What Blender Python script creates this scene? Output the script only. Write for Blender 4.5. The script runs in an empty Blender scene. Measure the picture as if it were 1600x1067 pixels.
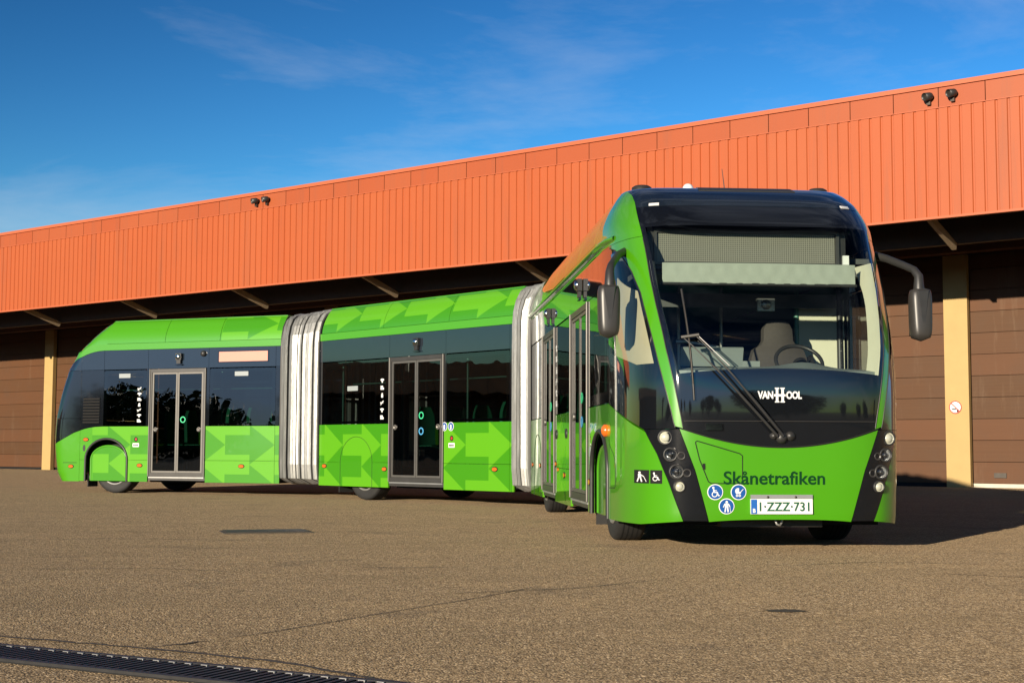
import bpy, bmesh, math, random
from mathutils import Vector, Matrix
random.seed(11)
sc = bpy.context.scene
R = math.radians

# ------------------------------------------------------------------ camera
cd = bpy.data.cameras.new('camera'); cam = bpy.data.objects.new('camera', cd)
sc.collection.objects.link(cam); sc.camera = cam
cd.lens = 49.5; cd.sensor_width = 36.0; cd.clip_start = .1; cd.clip_end = 3000
cam.matrix_world = Matrix.Translation((0, 0, .871)) @ Matrix.Rotation(math.pi/2 + .077, 4, 'X') @ Matrix.Rotation(.0035, 4, 'Z')

# ------------------------------------------------------------------ sky and sun
SUN_AZ, SUN_EL = 31.0, 11.4          # the light travels towards this azimuth (from +Y to +X)
wd = bpy.data.worlds.new('World'); sc.world = wd; wd.use_nodes = True
wn, wl = wd.node_tree.nodes, wd.node_tree.links
wn.clear()
wo = wn.new('ShaderNodeOutputWorld'); bg = wn.new('ShaderNodeBackground'); bg.inputs[1].default_value = .09
sky = wn.new('ShaderNodeTexSky'); sky.sky_type = 'NISHITA'; sky.sun_disc = False
sky.sun_elevation = R(SUN_EL); sky.sun_rotation = R(180 + SUN_AZ); sky.air_density = 1.0; sky.dust_density = .05; sky.ozone_density = 2.6
tc = wn.new('ShaderNodeTexCoord')
hs = wn.new('ShaderNodeHueSaturation'); hs.inputs['Hue'].default_value = .491; hs.inputs['Saturation'].default_value = 1.02; hs.inputs['Value'].default_value = 6.7
dv_ = wn.new('ShaderNodeVectorMath'); dv_.operation = 'SCALE'; dv_.inputs['Scale'].default_value = 1/5.5
gm = wn.new('ShaderNodeGamma'); gm.inputs[1].default_value = 2.35       # deep, polarised-looking blue
wl.new(sky.outputs[0], dv_.inputs[0]); cl = wn.new('ShaderNodeVectorMath'); cl.operation = 'MINIMUM'; cl.inputs[1].default_value = (.72, .86, 1.05)   # no glare round the sun
wl.new(dv_.outputs[0], cl.inputs[0]); wl.new(cl.outputs[0], gm.inputs[0]); wl.new(gm.outputs[0], hs.inputs['Color'])
# thin high cirrus, streaked along one direction of the sky
mp = wn.new('ShaderNodeMapping'); mp.inputs['Rotation'].default_value = (R(12), R(28), R(35)); mp.inputs['Scale'].default_value = (1.3, 3.2, 5.5)
wl.new(tc.outputs['Generated'], mp.inputs[0])
nz = wn.new('ShaderNodeTexNoise'); nz.inputs['Scale'].default_value = 1.7; nz.inputs['Detail'].default_value = 9; nz.inputs['Roughness'].default_value = .62; nz.inputs['Distortion'].default_value = .5
wl.new(mp.outputs[0], nz.inputs['Vector'])
cr = wn.new('ShaderNodeValToRGB'); cr.color_ramp.elements[0].position = .46; cr.color_ramp.elements[1].position = .90
cr.color_ramp.elements[0].color = (0, 0, 0, 1); cr.color_ramp.elements[1].color = (.52, .52, .52, 1)
wl.new(nz.outputs[0], cr.inputs[0])
mx = wn.new('ShaderNodeMix'); mx.data_type = 'RGBA'
wl.new(cr.outputs[0], mx.inputs[0]); wl.new(hs.outputs[0], mx.inputs[6]); mx.inputs[7].default_value = (4.6, 5.0, 5.7, 1)
wl.new(mx.outputs[2], bg.inputs[0]); wl.new(bg.outputs[0], wo.inputs[0])
sl = bpy.data.lights.new('sun', 'SUN'); sl.energy = 5.0; sl.angle = R(.5); sl.color = (1.0, .87, .68)
so = bpy.data.objects.new('sun', sl); sc.collection.objects.link(so)
sdir = Vector((math.sin(R(SUN_AZ))*math.cos(R(SUN_EL)), math.cos(R(SUN_AZ))*math.cos(R(SUN_EL)), -math.sin(R(SUN_EL))))
so.rotation_euler = sdir.to_track_quat('-Z', 'Y').to_euler(); so.location = (-20, -30, 30)
sc.view_settings.view_transform = 'Standard'; sc.view_settings.look = 'None'
sc.view_settings.exposure = .58; sc.view_settings.gamma = 1.0; sc.view_settings.use_curve_mapping = False
sc.cycles.max_bounces = 10; sc.cycles.transparent_max_bounces = 24; sc.cycles.caustics_reflective = False; sc.cycles.caustics_refractive = False

# ------------------------------------------------------------------ materials
class NT:
    def __init__(s, name):
        s.m = bpy.data.materials.new(name); s.m.use_nodes = True; s.t = s.m.node_tree; s.n = s.t.nodes; s.l = s.t.links
        s.b = s.n['Principled BSDF']; s.o = s.n['Material Output']
    def node(s, typ, **kw):
        n = s.n.new(typ)
        for k, v in kw.items():
            if k in n.inputs.keys(): n.inputs[k].default_value = v
            else: setattr(n, k, v)
        return n
    def link(s, a, b): s.l.new(a, b)
    def math(s, op, a, b=None, c=None):
        n = s.n.new('ShaderNodeMath'); n.operation = op
        for i, x in enumerate((a, b, c)):
            if x is None: continue
            if isinstance(x, (int, float)): n.inputs[i].default_value = x
            else: s.link(x, n.inputs[i])
        return n.outputs[0]
    def mix(s, f, a, b):
        n = s.n.new('ShaderNodeMix'); n.data_type = 'RGBA'
        for i, x in ((0, f), (6, a), (7, b)):
            if isinstance(x, (int, float)): n.inputs[i].default_value = x
            elif isinstance(x, tuple): n.inputs[i].default_value = x if len(x) == 4 else (*x, 1)
            else: s.link(x, n.inputs[i])
        return n.outputs[2]
    def ramp(s, f, stops):
        n = s.n.new('ShaderNodeValToRGB'); e = n.color_ramp.elements
        while len(e) < len(stops): e.new(.5)
        for k, (p, c) in enumerate(stops): e[k].position = p; e[k].color = (*c, 1) if len(c) == 3 else c
        s.link(f, n.inputs[0]); return n.outputs[0]
    def noise(s, scale, detail=4, rough=.55, vec=None, dist=0):
        n = s.node('ShaderNodeTexNoise', Scale=scale, Detail=detail, Roughness=rough, Distortion=dist)
        if vec is not None: s.link(vec, n.inputs['Vector'])
        return n.outputs[0]
    def bump(s, h, strength, dist=.01, normal=None):
        n = s.node('ShaderNodeBump', Strength=strength, Distance=dist); s.link(h, n.inputs['Height'])
        if normal is not None: s.link(normal, n.inputs['Normal'])
        return n.outputs[0]
    def coord(s, which='Object'):
        return s.node('ShaderNodeTexCoord').outputs[which]
    def world(s):
        return s.node('ShaderNodeNewGeometry').outputs['Position']
    def mapv(s, v, scale=(1, 1, 1), rot=(0, 0, 0)):
        n = s.n.new('ShaderNodeMapping'); n.inputs['Scale'].default_value = scale; n.inputs['Rotation'].default_value = rot
        s.link(v, n.inputs[0]); return n.outputs[0]
M = {}
def simple(name, col, rough=.5, metal=0, coat=0, spec=.5, var=.12, vs=6., bump=0, bs=40., emit=None):
    t = NT(name); b = t.b
    b.inputs['Roughness'].default_value = rough; b.inputs['Metallic'].default_value = metal
    b.inputs['Coat Weight'].default_value = coat; b.inputs['Coat Roughness'].default_value = .03
    b.inputs['Specular IOR Level'].default_value = spec
    w = t.world(); f = t.noise(vs, 5, .6, w)
    c = t.mix(f, tuple(x*(1-var) for x in col), tuple(min(1, x*(1+var)) for x in col)); t.link(c, b.inputs['Base Color'])
    if bump: t.link(t.bump(t.noise(bs, 4, .6, w), bump, .004), b.inputs['Normal'])
    if emit: b.inputs['Emission Color'].default_value = (*emit[0], 1); b.inputs['Emission Strength'].default_value = emit[1]
    M[name] = t.m; return t
G_MID, G_LIGHT, G_DARK = (.062, .290, .003), (.102, .365, .007), (.044, .245, .0018)
def paint(name, swap=False, period=1.09, tip=0.03, zc=.955, vper=.745, umax=None, plain=False):
    """glossy green paint; UV is metres along the side and metres up; printed arrows of two greens lock together"""
    t = NT(name); b = t.b
    b.inputs['Roughness'].default_value = .32; b.inputs['Coat Weight'].default_value = 1.0; b.inputs['Coat Roughness'].default_value = .015; b.inputs['Coat IOR'].default_value = 1.5
    w = t.world()
    if not plain:
        uv = t.node('ShaderNodeUVMap'); uv.uv_map = 'UVMap'
        sp = t.node('ShaderNodeSeparateXYZ'); t.link(uv.outputs[0], sp.inputs[0])
        X = t.math('FRACT', t.math('DIVIDE', t.math('ADD', sp.outputs[0], tip), period))
        Z = t.math('FRACT', t.math('ADD', t.math('DIVIDE', t.math('SUBTRACT', sp.outputs[1], zc), vper), .5))
        r = t.math('ABSOLUTE', t.math('SUBTRACT', Z, .5))
        tail = t.math('LESS_THAN', X, .5)
        thr = t.math('ADD', t.math('MULTIPLY', tail, .25), t.math('MULTIPLY', t.math('SUBTRACT', 1, tail), t.math('SUBTRACT', 1, X)))
        isr = t.math('LESS_THAN', r, thr)
        c = t.mix(isr, G_LIGHT if swap else G_DARK, G_DARK if swap else G_LIGHT)
        if umax is not None:
            c = t.mix(t.math('LESS_THAN', sp.outputs[0], umax), c, G_MID)
    else:
        c = G_MID
    n1 = t.noise(1.3, 3, .5, w)
    c2 = t.mix(t.math('MULTIPLY', n1, .12), c, (.06, .25, .02))
    # road dust low down on the skirts has a speckled shape of its own
    t.link(c2, b.inputs['Base Color'])
    t.link(t.bump(t.noise(2.2, 2, .5, w), .05, .02), b.inputs['Coat Normal'])
    M[name] = t.m
paint('paint_plain', plain=True)
paint('paint_mid'); paint('paint_rear', swap=True, tip=.11, umax=-4.3); paint('paint_front', tip=.4)
paint('roof_mid', period=1.25, tip=.25, zc=3.27, vper=.62); paint('roof_rear', swap=True, period=1.25, tip=.12, zc=3.27, vper=.62, umax=-1.33); paint('roof_front', period=1.25, tip=.5, zc=3.27, vper=.62)
def glass(name, tint, ior=1.5, warp=.02, boost=1.0):
    t = NT(name); t.n.remove(t.b)
    tr = t.node('ShaderNodeBsdfTransparent'); tr.inputs[0].default_value = (*tint, 1)
    gl = t.node('ShaderNodeBsdfGlossy'); gl.inputs['Roughness'].default_value = .002; gl.inputs[0].default_value = (.97, .985, 1, 1)
    fr = t.node('ShaderNodeFresnel', IOR=ior); mx = t.node('ShaderNodeMixShader')
    bf = t.node('ShaderNodeNewGeometry').outputs['Backfacing']      # a thin sheet reflects alike from both sides
    t.link(t.math('ADD', t.math('MULTIPLY', bf, 1/ior - ior), ior), fr.inputs['IOR'])
    nb = t.bump(t.noise(1.6, 2, .5, t.world()), warp, .05); t.link(nb, gl.inputs['Normal'])
    t.link(fr.outputs[0], mx.inputs[0]); t.link(tr.outputs[0], mx.inputs[1]); t.link(gl.outputs[0], mx.inputs[2]); t.link(mx.outputs[0], t.o.inputs[0])
    M[name] = t.m
glass('glass_clear', (.80, .86, .82), 1.48, .01)
glass('glass_tint', (.24, .28, .27), 1.9, .03)
glass('glass_door', (.18, .20, .20), 1.8, .03)
glass('lens', (.93, .95, .96), 1.45, .0)
simple('black_gloss', (.006, .007, .009), .06, 0, 1.0, .6, .1)
simple('band_gloss', (.012, .018, .027), .05, 0, 1.0, .7, .1)
simple('black_matte', (.012, .012, .013), .55, var=.3)
simple('joint', (.004, .004, .004), .8)
simple('rubber', (.020, .019, .018), .72, var=.45, vs=14, bump=.25, bs=60)
simple('rim', (.32, .32, .31), .35, .8, var=.25)
simple('alu', (.17, .158, .142), .42, .55, var=.18, vs=9)
simple('alu_dark', (.085, .08, .075), .4, .5, var=.2)
simple('chrome', (.75, .75, .74), .12, 1.0)
simple('plastic', (.028, .027, .026), .42, var=.25, vs=20, bump=.1, bs=200)
simple('plastic_grey', (.038, .035, .032), .38, var=.2)
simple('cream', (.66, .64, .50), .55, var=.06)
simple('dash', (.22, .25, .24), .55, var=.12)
simple('blind', (.33, .36, .31), .8, var=.10, vs=14)
simple('blind_tan', (.50, .43, .31), .75, var=.08)
simple('seat_grey', (.060, .050, .045), .85, var=.18, vs=30, bump=.3, bs=160)
simple('seat_green', (.02, .26, .12), .8, var=.2)
simple('pole_teal', (.08, .24, .18), .35)
simple('ceiling_grey', (.09, .095, .095), .6)
simple('interior_dark', (.035, .036, .036), .7)
simple('sticker_white', (.30, .33, .33), .4, var=.1)
simple('white', (.78, .78, .76), .4, var=.03)
simple('white_gloss', (.80, .80, .78), .25, coat=.6, var=.03)
simple('lamp_cream', (.60, .58, .46), .18, 0, 1.0, var=.05)
simple('text_green', (.003, .042, .012), .7, spec=.1, var=.05)
simple('plate_green', (.02, .10, .05), .4)
simple('sign_blue', (.012, .085, .32), .35, coat=.5, var=.05)
simple('euro_blue', (.02, .12, .42), .35)
simple('amber', (.72, .14, .015), .2, coat=1, var=.08)
simple('reflector', (.72, .72, .70), .22, .75, var=.05)
simple('red_faded', (.42, .07, .05), .5)
simple('red', (.42, .03, .02), .4)
simple('ring_green', (.05, .55, .25), .4); simple('ring_blue', (.08, .35, .62), .4)
simple('led_panel', (.62, .27, .20), .5, var=.05)
simple('steel_dark', (.075, .065, .055), .5, .6, var=.3)
simple('grate', (.055, .052, .05), .5, .7, var=.35, vs=20)
simple('galv', (.45, .44, .42), .45, .7, var=.2)
simple('tar', (.085, .066, .046), .7, var=.4, vs=20, bump=.4, bs=80)
simple('pillar', (.43, .295, .112), .65, var=.10, vs=2.5, bump=.12, bs=60)
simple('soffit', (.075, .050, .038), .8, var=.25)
simple('strut', (.40, .30, .19), .6, var=.2)
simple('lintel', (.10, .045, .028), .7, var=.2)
simple('seal', (.55, .50, .40), .6, var=.15)
simple('wall_far', (.16, .10, .07), .8, var=.2, vs=.5)
simple('fascia_far', (.72, .36, .17), .6, var=.2, vs=.8)
simple('bark', (.07, .05, .035), .9, var=.3)
simple('leaf', (.045, .075, .020), .6, var=.45, vs=1.2)
# bellows: pale grey coated fabric
t = NT('bellows'); t.b.inputs['Metallic'].default_value = .35; t.b.inputs['Roughness'].default_value = .36; t.b.inputs['Sheen Weight'].default_value = .2
w = t.world(); f = t.noise(3, 5, .6, t.mapv(w, (6, 6, .6)))
t.link(t.ramp(f, [(.3, (.20, .20, .19)), (.7, (.37, .37, .35))]), t.b.inputs['Base Color'])
t.link(t.bump(t.noise(22, 4, .6, t.mapv(w, (1, 1, .35))), .25, .01), t.b.inputs['Normal']); M['bellows'] = t.m
simple('bellows_fold_shade', (.085, .085, .08), .5, var=.2)  # dark seam grey, carried over the fold slopes as shade put into the colour
# orange coated steel cladding
def clad(name, col, dirt):
    t = NT(name); t.b.inputs['Roughness'].default_value = .48; t.b.inputs['Specular IOR Level'].default_value = .35
    w = t.world(); f = t.noise(.55, 6, .62, w); st = t.noise(1.2, 5, .7, t.mapv(w, (2.2, 2.2, .16)))
    c = t.mix(f, tuple(x*.92 for x in col), tuple(x*1.07 for x in col))
    c = t.mix(t.ramp(st, [(.52, (0, 0, 0)), (.8, (dirt, dirt, dirt))]), c, (.22, .075, .04))
    info = t.node('ShaderNodeObjectInfo'); c = t.mix(t.math('MULTIPLY', info.outputs['Random'], .16), c, (.40, .13, .05))
    t.link(c, t.b.inputs['Base Color']); t.link(t.bump(t.noise(1.5, 2, .5, w), .12, .02), t.b.inputs['Normal']); M[name] = t.m
clad('orange', (.39, .085, .024), .55); clad('orange_flash', (.345, .074, .023), .45); clad('orange_cap', (.47, .115, .047), .2)
# brown sectional door panels
t = NT('door_brown'); t.b.inputs['Roughness'].default_value = .6; t.b.inputs['Specular IOR Level'].default_value = .25
w = t.world(); info = t.node('ShaderNodeObjectInfo'); rnd = info.outputs['Random']
lines = t.noise(1.0, 5, .7, t.mapv(w, (.5, .5, 34)))
c = t.mix(lines, (.060, .028, .012), (.108, .052, .022))
c = t.mix(t.math('MULTIPLY', rnd, .55), c, (.145, .058, .026))
c = t.mix(t.ramp(t.noise(.9, 6, .65, w), [(.45, (0, 0, 0)), (.75, (.5, .5, .5))]), c, (.085, .05, .03))
c = t.mix(t.ramp(t.noise(2.2, 7, .75, t.mapv(w, (1, 1, .12))), [(.56, (0, 0, 0)), (.72, (.35, .35, .35))]), c, (.20, .13, .08))
t.link(c, t.b.inputs['Base Color']); t.link(t.bump(lines, .2, .006), t.b.inputs['Normal']); M['door_brown'] = t.m
# worn, tan-grey coarse asphalt
t = NT('asphalt'); t.b.inputs['Roughness'].default_value = .85; t.b.inputs['Diffuse Roughness'].default_value = 1.0; t.b.inputs['Specular IOR Level'].default_value = .3
w = t.world()
vo = t.node('ShaderNodeTexVoronoi', Scale=92.0); t.link(w, vo.inputs['Vector']); cell = vo.outputs['Color']; dist = vo.outputs['Distance']
sep = t.node('ShaderNodeSeparateColor'); t.link(cell, sep.inputs[0])
stone = t.ramp(sep.outputs[0], [(0, (.09, .062, .034)), (.22, (.27, .186, .10)), (.6, (.51, .36, .20)), (.9, (.70, .51, .30)), (1, (.92, .76, .54))])
big = t.noise(.22, 7, .62, w); mid = t.noise(1.7, 6, .6, w)
c = t.mix(t.math('MULTIPLY', t.ramp(dist, [(.25, (0, 0, 0)), (.7, (1, 1, 1))]), .75), stone, (.12, .082, .042))
c = t.mix(t.ramp(big, [(.35, (0, 0, 0)), (.7, (.50, .50, .50))]), c, (.27, .195, .11))
c = t.mix(t.ramp(mid, [(.5, (0, 0, 0)), (.8, (.30, .30, .30))]), c, (.62, .43, .225))
# faint tyre-worn streaks running along the yard
clump = t.noise(11.0, 6, .75, w); fine = t.noise(38.0, 4, .8, w)
c = t.mix(t.ramp(clump, [(.46, (0, 0, 0)), (.64, (.62, .62, .62))]), c, (.115, .080, .046))
c = t.mix(t.ramp(fine, [(.54, (0, 0, 0)), (.66, (.75, .75, .75))]), c, (.80, .62, .40))
c = t.mix(t.ramp(fine, [(.36, (.8, .8, .8)), (.46, (0, 0, 0))]), c, (.07, .048, .028))
spot = t.noise(.9, 5, .6, w, .6)
c = t.mix(t.ramp(spot, [(.60, (0, 0, 0)), (.68, (.40, .40, .40))]), c, (.11, .085, .06))
strk = t.noise(1.0, 6, .6, t.mapv(w, (.25, 1.8, 1), (0, 0, R(-12))))
c = t.mix(t.ramp(strk, [(.50, (0, 0, 0)), (.72, (.45, .45, .45))]), c, (.20, .145, .08))
t.link(c, t.b.inputs['Base Color'])
h = t.math('ADD', t.math('MULTIPLY', dist, -1.0), t.math('MULTIPLY', t.noise(60, 6, .7, w), .8))
t.link(t.bump(h, 1.0, .010), t.b.inputs['Normal']); M['asphalt'] = t.m
# destination display: fine LED grid
t = NT('led_grid'); w = t.coord('Object'); t.b.inputs['Roughness'].default_value = .4
ck = t.node('ShaderNodeTexBrick', Scale=1.0); ck.offset = 0
ck.inputs['Color1'].default_value = (.10, .095, .08, 1); ck.inputs['Color2'].default_value = (.085, .08, .065, 1); ck.inputs['Mortar'].default_value = (.26, .25, .21, 1)
ck.inputs['Mortar Size'].default_value = .0035; ck.inputs['Brick Width'].default_value = .02; ck.inputs['Row Height'].default_value = .018
uvn = t.node('ShaderNodeUVMap'); uvn.uv_map = 'UVMap'; t.link(uvn.outputs[0], ck.inputs['Vector']); t.link(ck.outputs[0], t.b.inputs['Base Color']); M['led_grid'] = t.m

# ------------------------------------------------------------------ mesh helpers
class MB:
    def __init__(s): s.v = []; s.f = []; s.mi = []; s.uv = []; s.sm = []
    def add(s, verts, faces, mat=0, uv=None, smooth=False):
        k = len(s.v); s.v += [tuple(x) for x in verts]; s.uv += list(uv) if uv else [(0, 0)]*len(verts)
        for fc in faces: s.f.append(tuple(i + k for i in fc)); s.mi.append(mat); s.sm.append(smooth)
        return s
    def box(s, c, size, X=Vector((1, 0, 0)), Y=Vector((0, 1, 0)), Z=Vector((0, 0, 1)), mat=0):
        c = Vector(c); hx, hy, hz = (q/2 for q in size); vs = []
        for dz in (-1, 1):
            for dy in (-1, 1):
                for dx in (-1, 1): vs.append(c + X*dx*hx + Y*dy*hy + Z*dz*hz)
        return s.add(vs, [(0, 2, 3, 1), (4, 5, 7, 6), (0, 1, 5, 4), (2, 6, 7, 3), (0, 4, 6, 2), (1, 3, 7, 5)], mat)
    def tube(s, path, r, n=8, mat=0, cap=True):
        path = [Vector(q) for q in path]; rs = r if isinstance(r, (list, tuple)) else [r]*len(path); vs = []
        up = Vector((0, 0, 1))
        for k, q in enumerate(path):
            d = (path[min(k+1, len(path)-1)] - path[max(k-1, 0)]).normalized()
            if abs(d.dot(up)) > .95: up = Vector((1, 0, 0)) if abs(d.x) < .9 else Vector((0, 1, 0))
            a = d.cross(up).normalized(); b = a.cross(d).normalized(); up = b
            for i in range(n): an = 2*math.pi*i/n; vs.append(q + (a*math.cos(an) + b*math.sin(an))*rs[k])
        fs = []
        for k in range(len(path)-1):
            for i in range(n): j = (i+1) % n; fs.append((k*n+i, k*n+j, (k+1)*n+j, (k+1)*n+i))
        s.add(vs, fs, mat, None, True)
        if cap: s.add(vs[:n], [tuple(range(n))[::-1]], mat); s.add(vs[-n:], [tuple(range(n))], mat)
        return s
    def lathe(s, c, axis, prof, n=24, mat=0, smooth=True):
        """prof: (radius, height along axis)"""
        c = Vector(c); A = Vector(axis).normalized(); U = A.orthogonal().normalized(); V = A.cross(U); vs = []; fs = []
        for (r, h) in prof:
            for i in range(n): an = 2*math.pi*i/n; vs.append(c + A*h + (U*math.cos(an) + V*math.sin(an))*r)
        for k in range(len(prof)-1):
            for i in range(n): j = (i+1) % n; fs.append((k*n+i, k*n+j, (k+1)*n+j, (k+1)*n+i))
        return s.add(vs, fs, mat, None, smooth)
    def slab(s, outer, inner, mat=0, uv=None):
        """polygon outer ring + inner ring (same count): a plate"""
        n = len(outer); u = list(uv) if uv else [(0, 0)]*n
        s.add(outer, [tuple(range(n))], mat, u); s.add(inner, [tuple(range(n))[::-1]], mat, u)
        s.add(list(outer) + list(inner), [(i, n+i, n+(i+1) % n, (i+1) % n) for i in range(n)], mat, u + u); return s
    def grid(s, pts, uvs=None, mats=None, smooth=True, rim=None):
        """pts[row][col]; rim: function point index -> inner point, closes the border inward"""
        nr, nc = len(pts), len(pts[0]); vs = [q for r_ in pts for q in r_]; k = len(s.v)
        s.v += [tuple(q) for q in vs]; s.uv += [q for r_ in uvs for q in r_] if uvs else [(0, 0)]*len(vs)
        for r_ in range(nr-1):
            for c in range(nc-1):
                s.f.append((k+r_*nc+c, k+r_*nc+c+1, k+(r_+1)*nc+c+1, k+(r_+1)*nc+c)); s.mi.append(mats(r_, c) if mats else 0); s.sm.append(smooth)
        if rim is not None:
            loop = [(0, c) for c in range(nc)] + [(r_, nc-1) for r_ in range(1, nr)] + [(nr-1, c) for c in range(nc-2, -1, -1)] + [(r_, 0) for r_ in range(nr-2, 0, -1)]
            o = [pts[a][b] for a, b in loop]; i_ = [rim[a][b] for a, b in loop]; n = len(loop)
            s.add(o + i_, [(q, (q+1) % n, n+(q+1) % n, n+q) for q in range(n)], mats(0, 0) if mats else 0)
        return s
    def build(s, name, mats, parent=None, **props):
        mats = mats if isinstance(mats, (list, tuple)) else [mats]
        me = bpy.data.meshes.new(name)
        n = len(s.v); cx = [sum(q[i] for q in s.v)/n for i in range(3)]
        me.from_pydata([(q[0]-cx[0], q[1]-cx[1], q[2]-cx[2]) for q in s.v], [], s.f)
        for m in mats: me.materials.append(M[m])
        me.polygons.foreach_set('material_index', s.mi); me.polygons.foreach_set('use_smooth', s.sm)
        ul = me.uv_layers.new(name='UVMap')
        buf = []
        for lp in me.loops: buf += s.uv[lp.vertex_index]
        ul.data.foreach_set('uv', buf); me.update()
        o = bpy.data.objects.new(name, me); sc.collection.objects.link(o); o.location = cx
        if parent is not None: attach(o, parent)
        for k, v in props.items(): o[k] = v
        return o
WL = {}
def attach(o, parent):
    """child keeps the place it was built at (parents are never rotated or scaled here)"""
    base = WL.get(parent.name, parent.location); p0 = Vector(o.location); WL[o.name] = p0
    o.parent = parent; o.location = p0 - Vector(base)
def thing(name, loc, label, cat, group=None):
    o = bpy.data.objects.new(name, None); sc.collection.objects.link(o); o.location = loc; o.empty_display_size = .3
    WL[o.name] = Vector(loc); o['label'] = label; o['category'] = cat
    if group: o['group'] = group
    return o
def tag(o, label, cat, group=None):
    o['label'] = label; o['category'] = cat
    if group: o['group'] = group
    return o
def interp(tab, z):
    if z <= tab[0][0]: return tab[0][1]
    for (a, b), (c, d) in zip(tab, tab[1:]):
        if z <= c: return b + (d-b)*(z-a)/(c-a)
    return tab[-1][1]
def smooth_tab(tab, n=6, it=3):
    """densify and soften a table so surfaces built from it are round"""
    xs = []
    for (a, _), (c, _) in zip(tab, tab[1:]): xs += [a + (c-a)*k/n for k in range(n)]
    xs.append(tab[-1][0]); ys = [interp(tab, q) for q in xs]
    for _ in range(it):
        ys = [ys[0]] + [(ys[k-1] + 2*ys[k] + ys[k+1])/4 for k in range(1, len(ys)-1)] + [ys[-1]]
    return list(zip(xs, ys))

# ------------------------------------------------------------------ ground
def ground_sheet():
    mb = MB(); s = 900.0
    mb.add([(-s, -s, 0), (s, -s, 0), (s, s, 0), (-s, s, 0)], [(0, 1, 2, 3)])
    return mb.build('ground', 'asphalt', kind='structure')
ground = ground_sheet(); WL['ground'] = Vector(ground.location)

# ------------------------------------------------------------------ the warehouse behind the bus
BA, BD, BO = .9122, 34.458, 5.65
T = Vector((math.sin(BA), -math.cos(BA), 0)); NB = Vector((math.cos(BA), math.sin(BA), 0)); UP = Vector((0, 0, 1))
def bw(t, o, z): return T*t + NB*(BD - o) + UP*z          # o: metres out from the door wall
def tbox(t0, t1, o0, o1, z0, z1): return MB().box(bw((t0+t1)/2, (o0+o1)/2, (z0+z1)/2), (t1-t0, o1-o0, z1-z0), T, NB*-1, UP)
house = thing('warehouse', tuple(bw(-30, 0, 0)), 'long orange corrugated depot hall with brown roller doors behind the bus', 'building')
T0, T1 = -90, 2
ZF0, ZF1, ZF2, ZF3 = 5.825, 8.146, 8.58, 8.68
# corrugated cladding sheets, one metre wide, four narrow recessed grooves each
def sheet_mesh():
    mb = MB(); prof = []
    for k in range(4):
        a = k*.25
        prof += [(a, 0), (a+.185, 0), (a+.199, -.026), (a+.236, -.026)]
    prof.append((.9985, 0))
    vs = []
    for (x, y) in prof: vs += [bw(x-.5, BO+y, ZF0), bw(x-.5, BO+y, ZF1-.012)]
    mb.add(vs, [(2*i, 2*i+2, 2*i+3, 2*i+1) for i in range(len(prof)-1)])
    vb = []
    for (x, y) in (prof[0], prof[-1]): vb += [bw(x-.5, BO-.05, ZF0), bw(x-.5, BO-.05, ZF1-.012)]
    mb.add(vb, [(0, 1, 3, 2)])
    return mb
s0 = sheet_mesh().build('cladding_sheet', 'orange'); fl0 = tbox(-.491, .491, BO-.06, BO+.004, ZF1+.012, ZF2-.012).build('flashing_panel', 'orange_flash')
for proto in (s0, fl0):
    p0 = Vector(proto.location)
    for k in range(T0, T1):
        o = proto if k == T0 else proto.copy()
        if k != T0: sc.collection.objects.link(o)
        o.location = p0 + T*(k + .64); attach(o, house)
tbox(T0, T1+1, BO-.14, BO-.07, ZF0+.02, ZF2).build('fascia_frame', 'joint', house)
tbox(T0, T1+1, BO-.35, BO+.035, ZF2, ZF3).build('roof_capping', 'orange_cap', house)
tbox(T0, T1+1, BO-.075, BO+.018, ZF1-.008, ZF1+.008).build('drip_trim', 'orange_cap', house)
tbox(T0, T1+1, BO-.10, BO+.020, ZF0-.05, ZF0-.002).build('edge_trim', 'orange_cap', house)
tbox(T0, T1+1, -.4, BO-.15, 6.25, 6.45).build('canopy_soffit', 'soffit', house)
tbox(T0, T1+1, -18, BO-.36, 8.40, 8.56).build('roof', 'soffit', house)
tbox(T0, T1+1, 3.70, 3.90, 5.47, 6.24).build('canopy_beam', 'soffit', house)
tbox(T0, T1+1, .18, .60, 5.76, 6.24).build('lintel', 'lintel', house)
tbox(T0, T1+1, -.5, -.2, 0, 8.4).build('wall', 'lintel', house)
for k in range(16):
    t = -11.22 + 5.57 - 5.57*k
    a, b = bw(t, BO-.16, 5.91), bw(t, 3.91, 5.41)
    d = (b-a); L_ = d.length; d.normalize()
    MB().box((a+b)/2, (L_, .10, .16), d, T, d.cross(T)).build('bracket', 'strut', house)
PIT = 5.457
for k in range(16):
    t = -12.62 + 2*PIT - PIT*k
    tbox(t-.30, t+.30, -.02, .14, 0, 5.75).build('pillar', 'pillar', house)
    # sectional door in the bay on the far (left) side of this pillar
    dr = tbox(t-PIT+.30, t-.30, -.19, -.12, .02, 5.75).build('sectional_door', 'joint', house)
    for j in range(11):
        z0 = .10 + j*.53
        p_ = tbox(t-PIT+.31, t-.31, -.11, -.05, z0, min(z0+.518, 5.75)).build('door_panel', 'door_brown'); attach(p_, dr)
    if k < 5:
        attach(tbox(t-PIT+.31, t-.31, -.11, -.04, .0, .095).build('floor_seal', 'seal' if k == 1 else 'joint'), dr)
    h_ = MB().box(bw(t-PIT/2-1.9 if k != 1 else -11.65, -.035, .30), (.30, .03, .12), T, NB, UP).build('handle', 'steel_dark'); attach(h_, dr)
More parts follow.
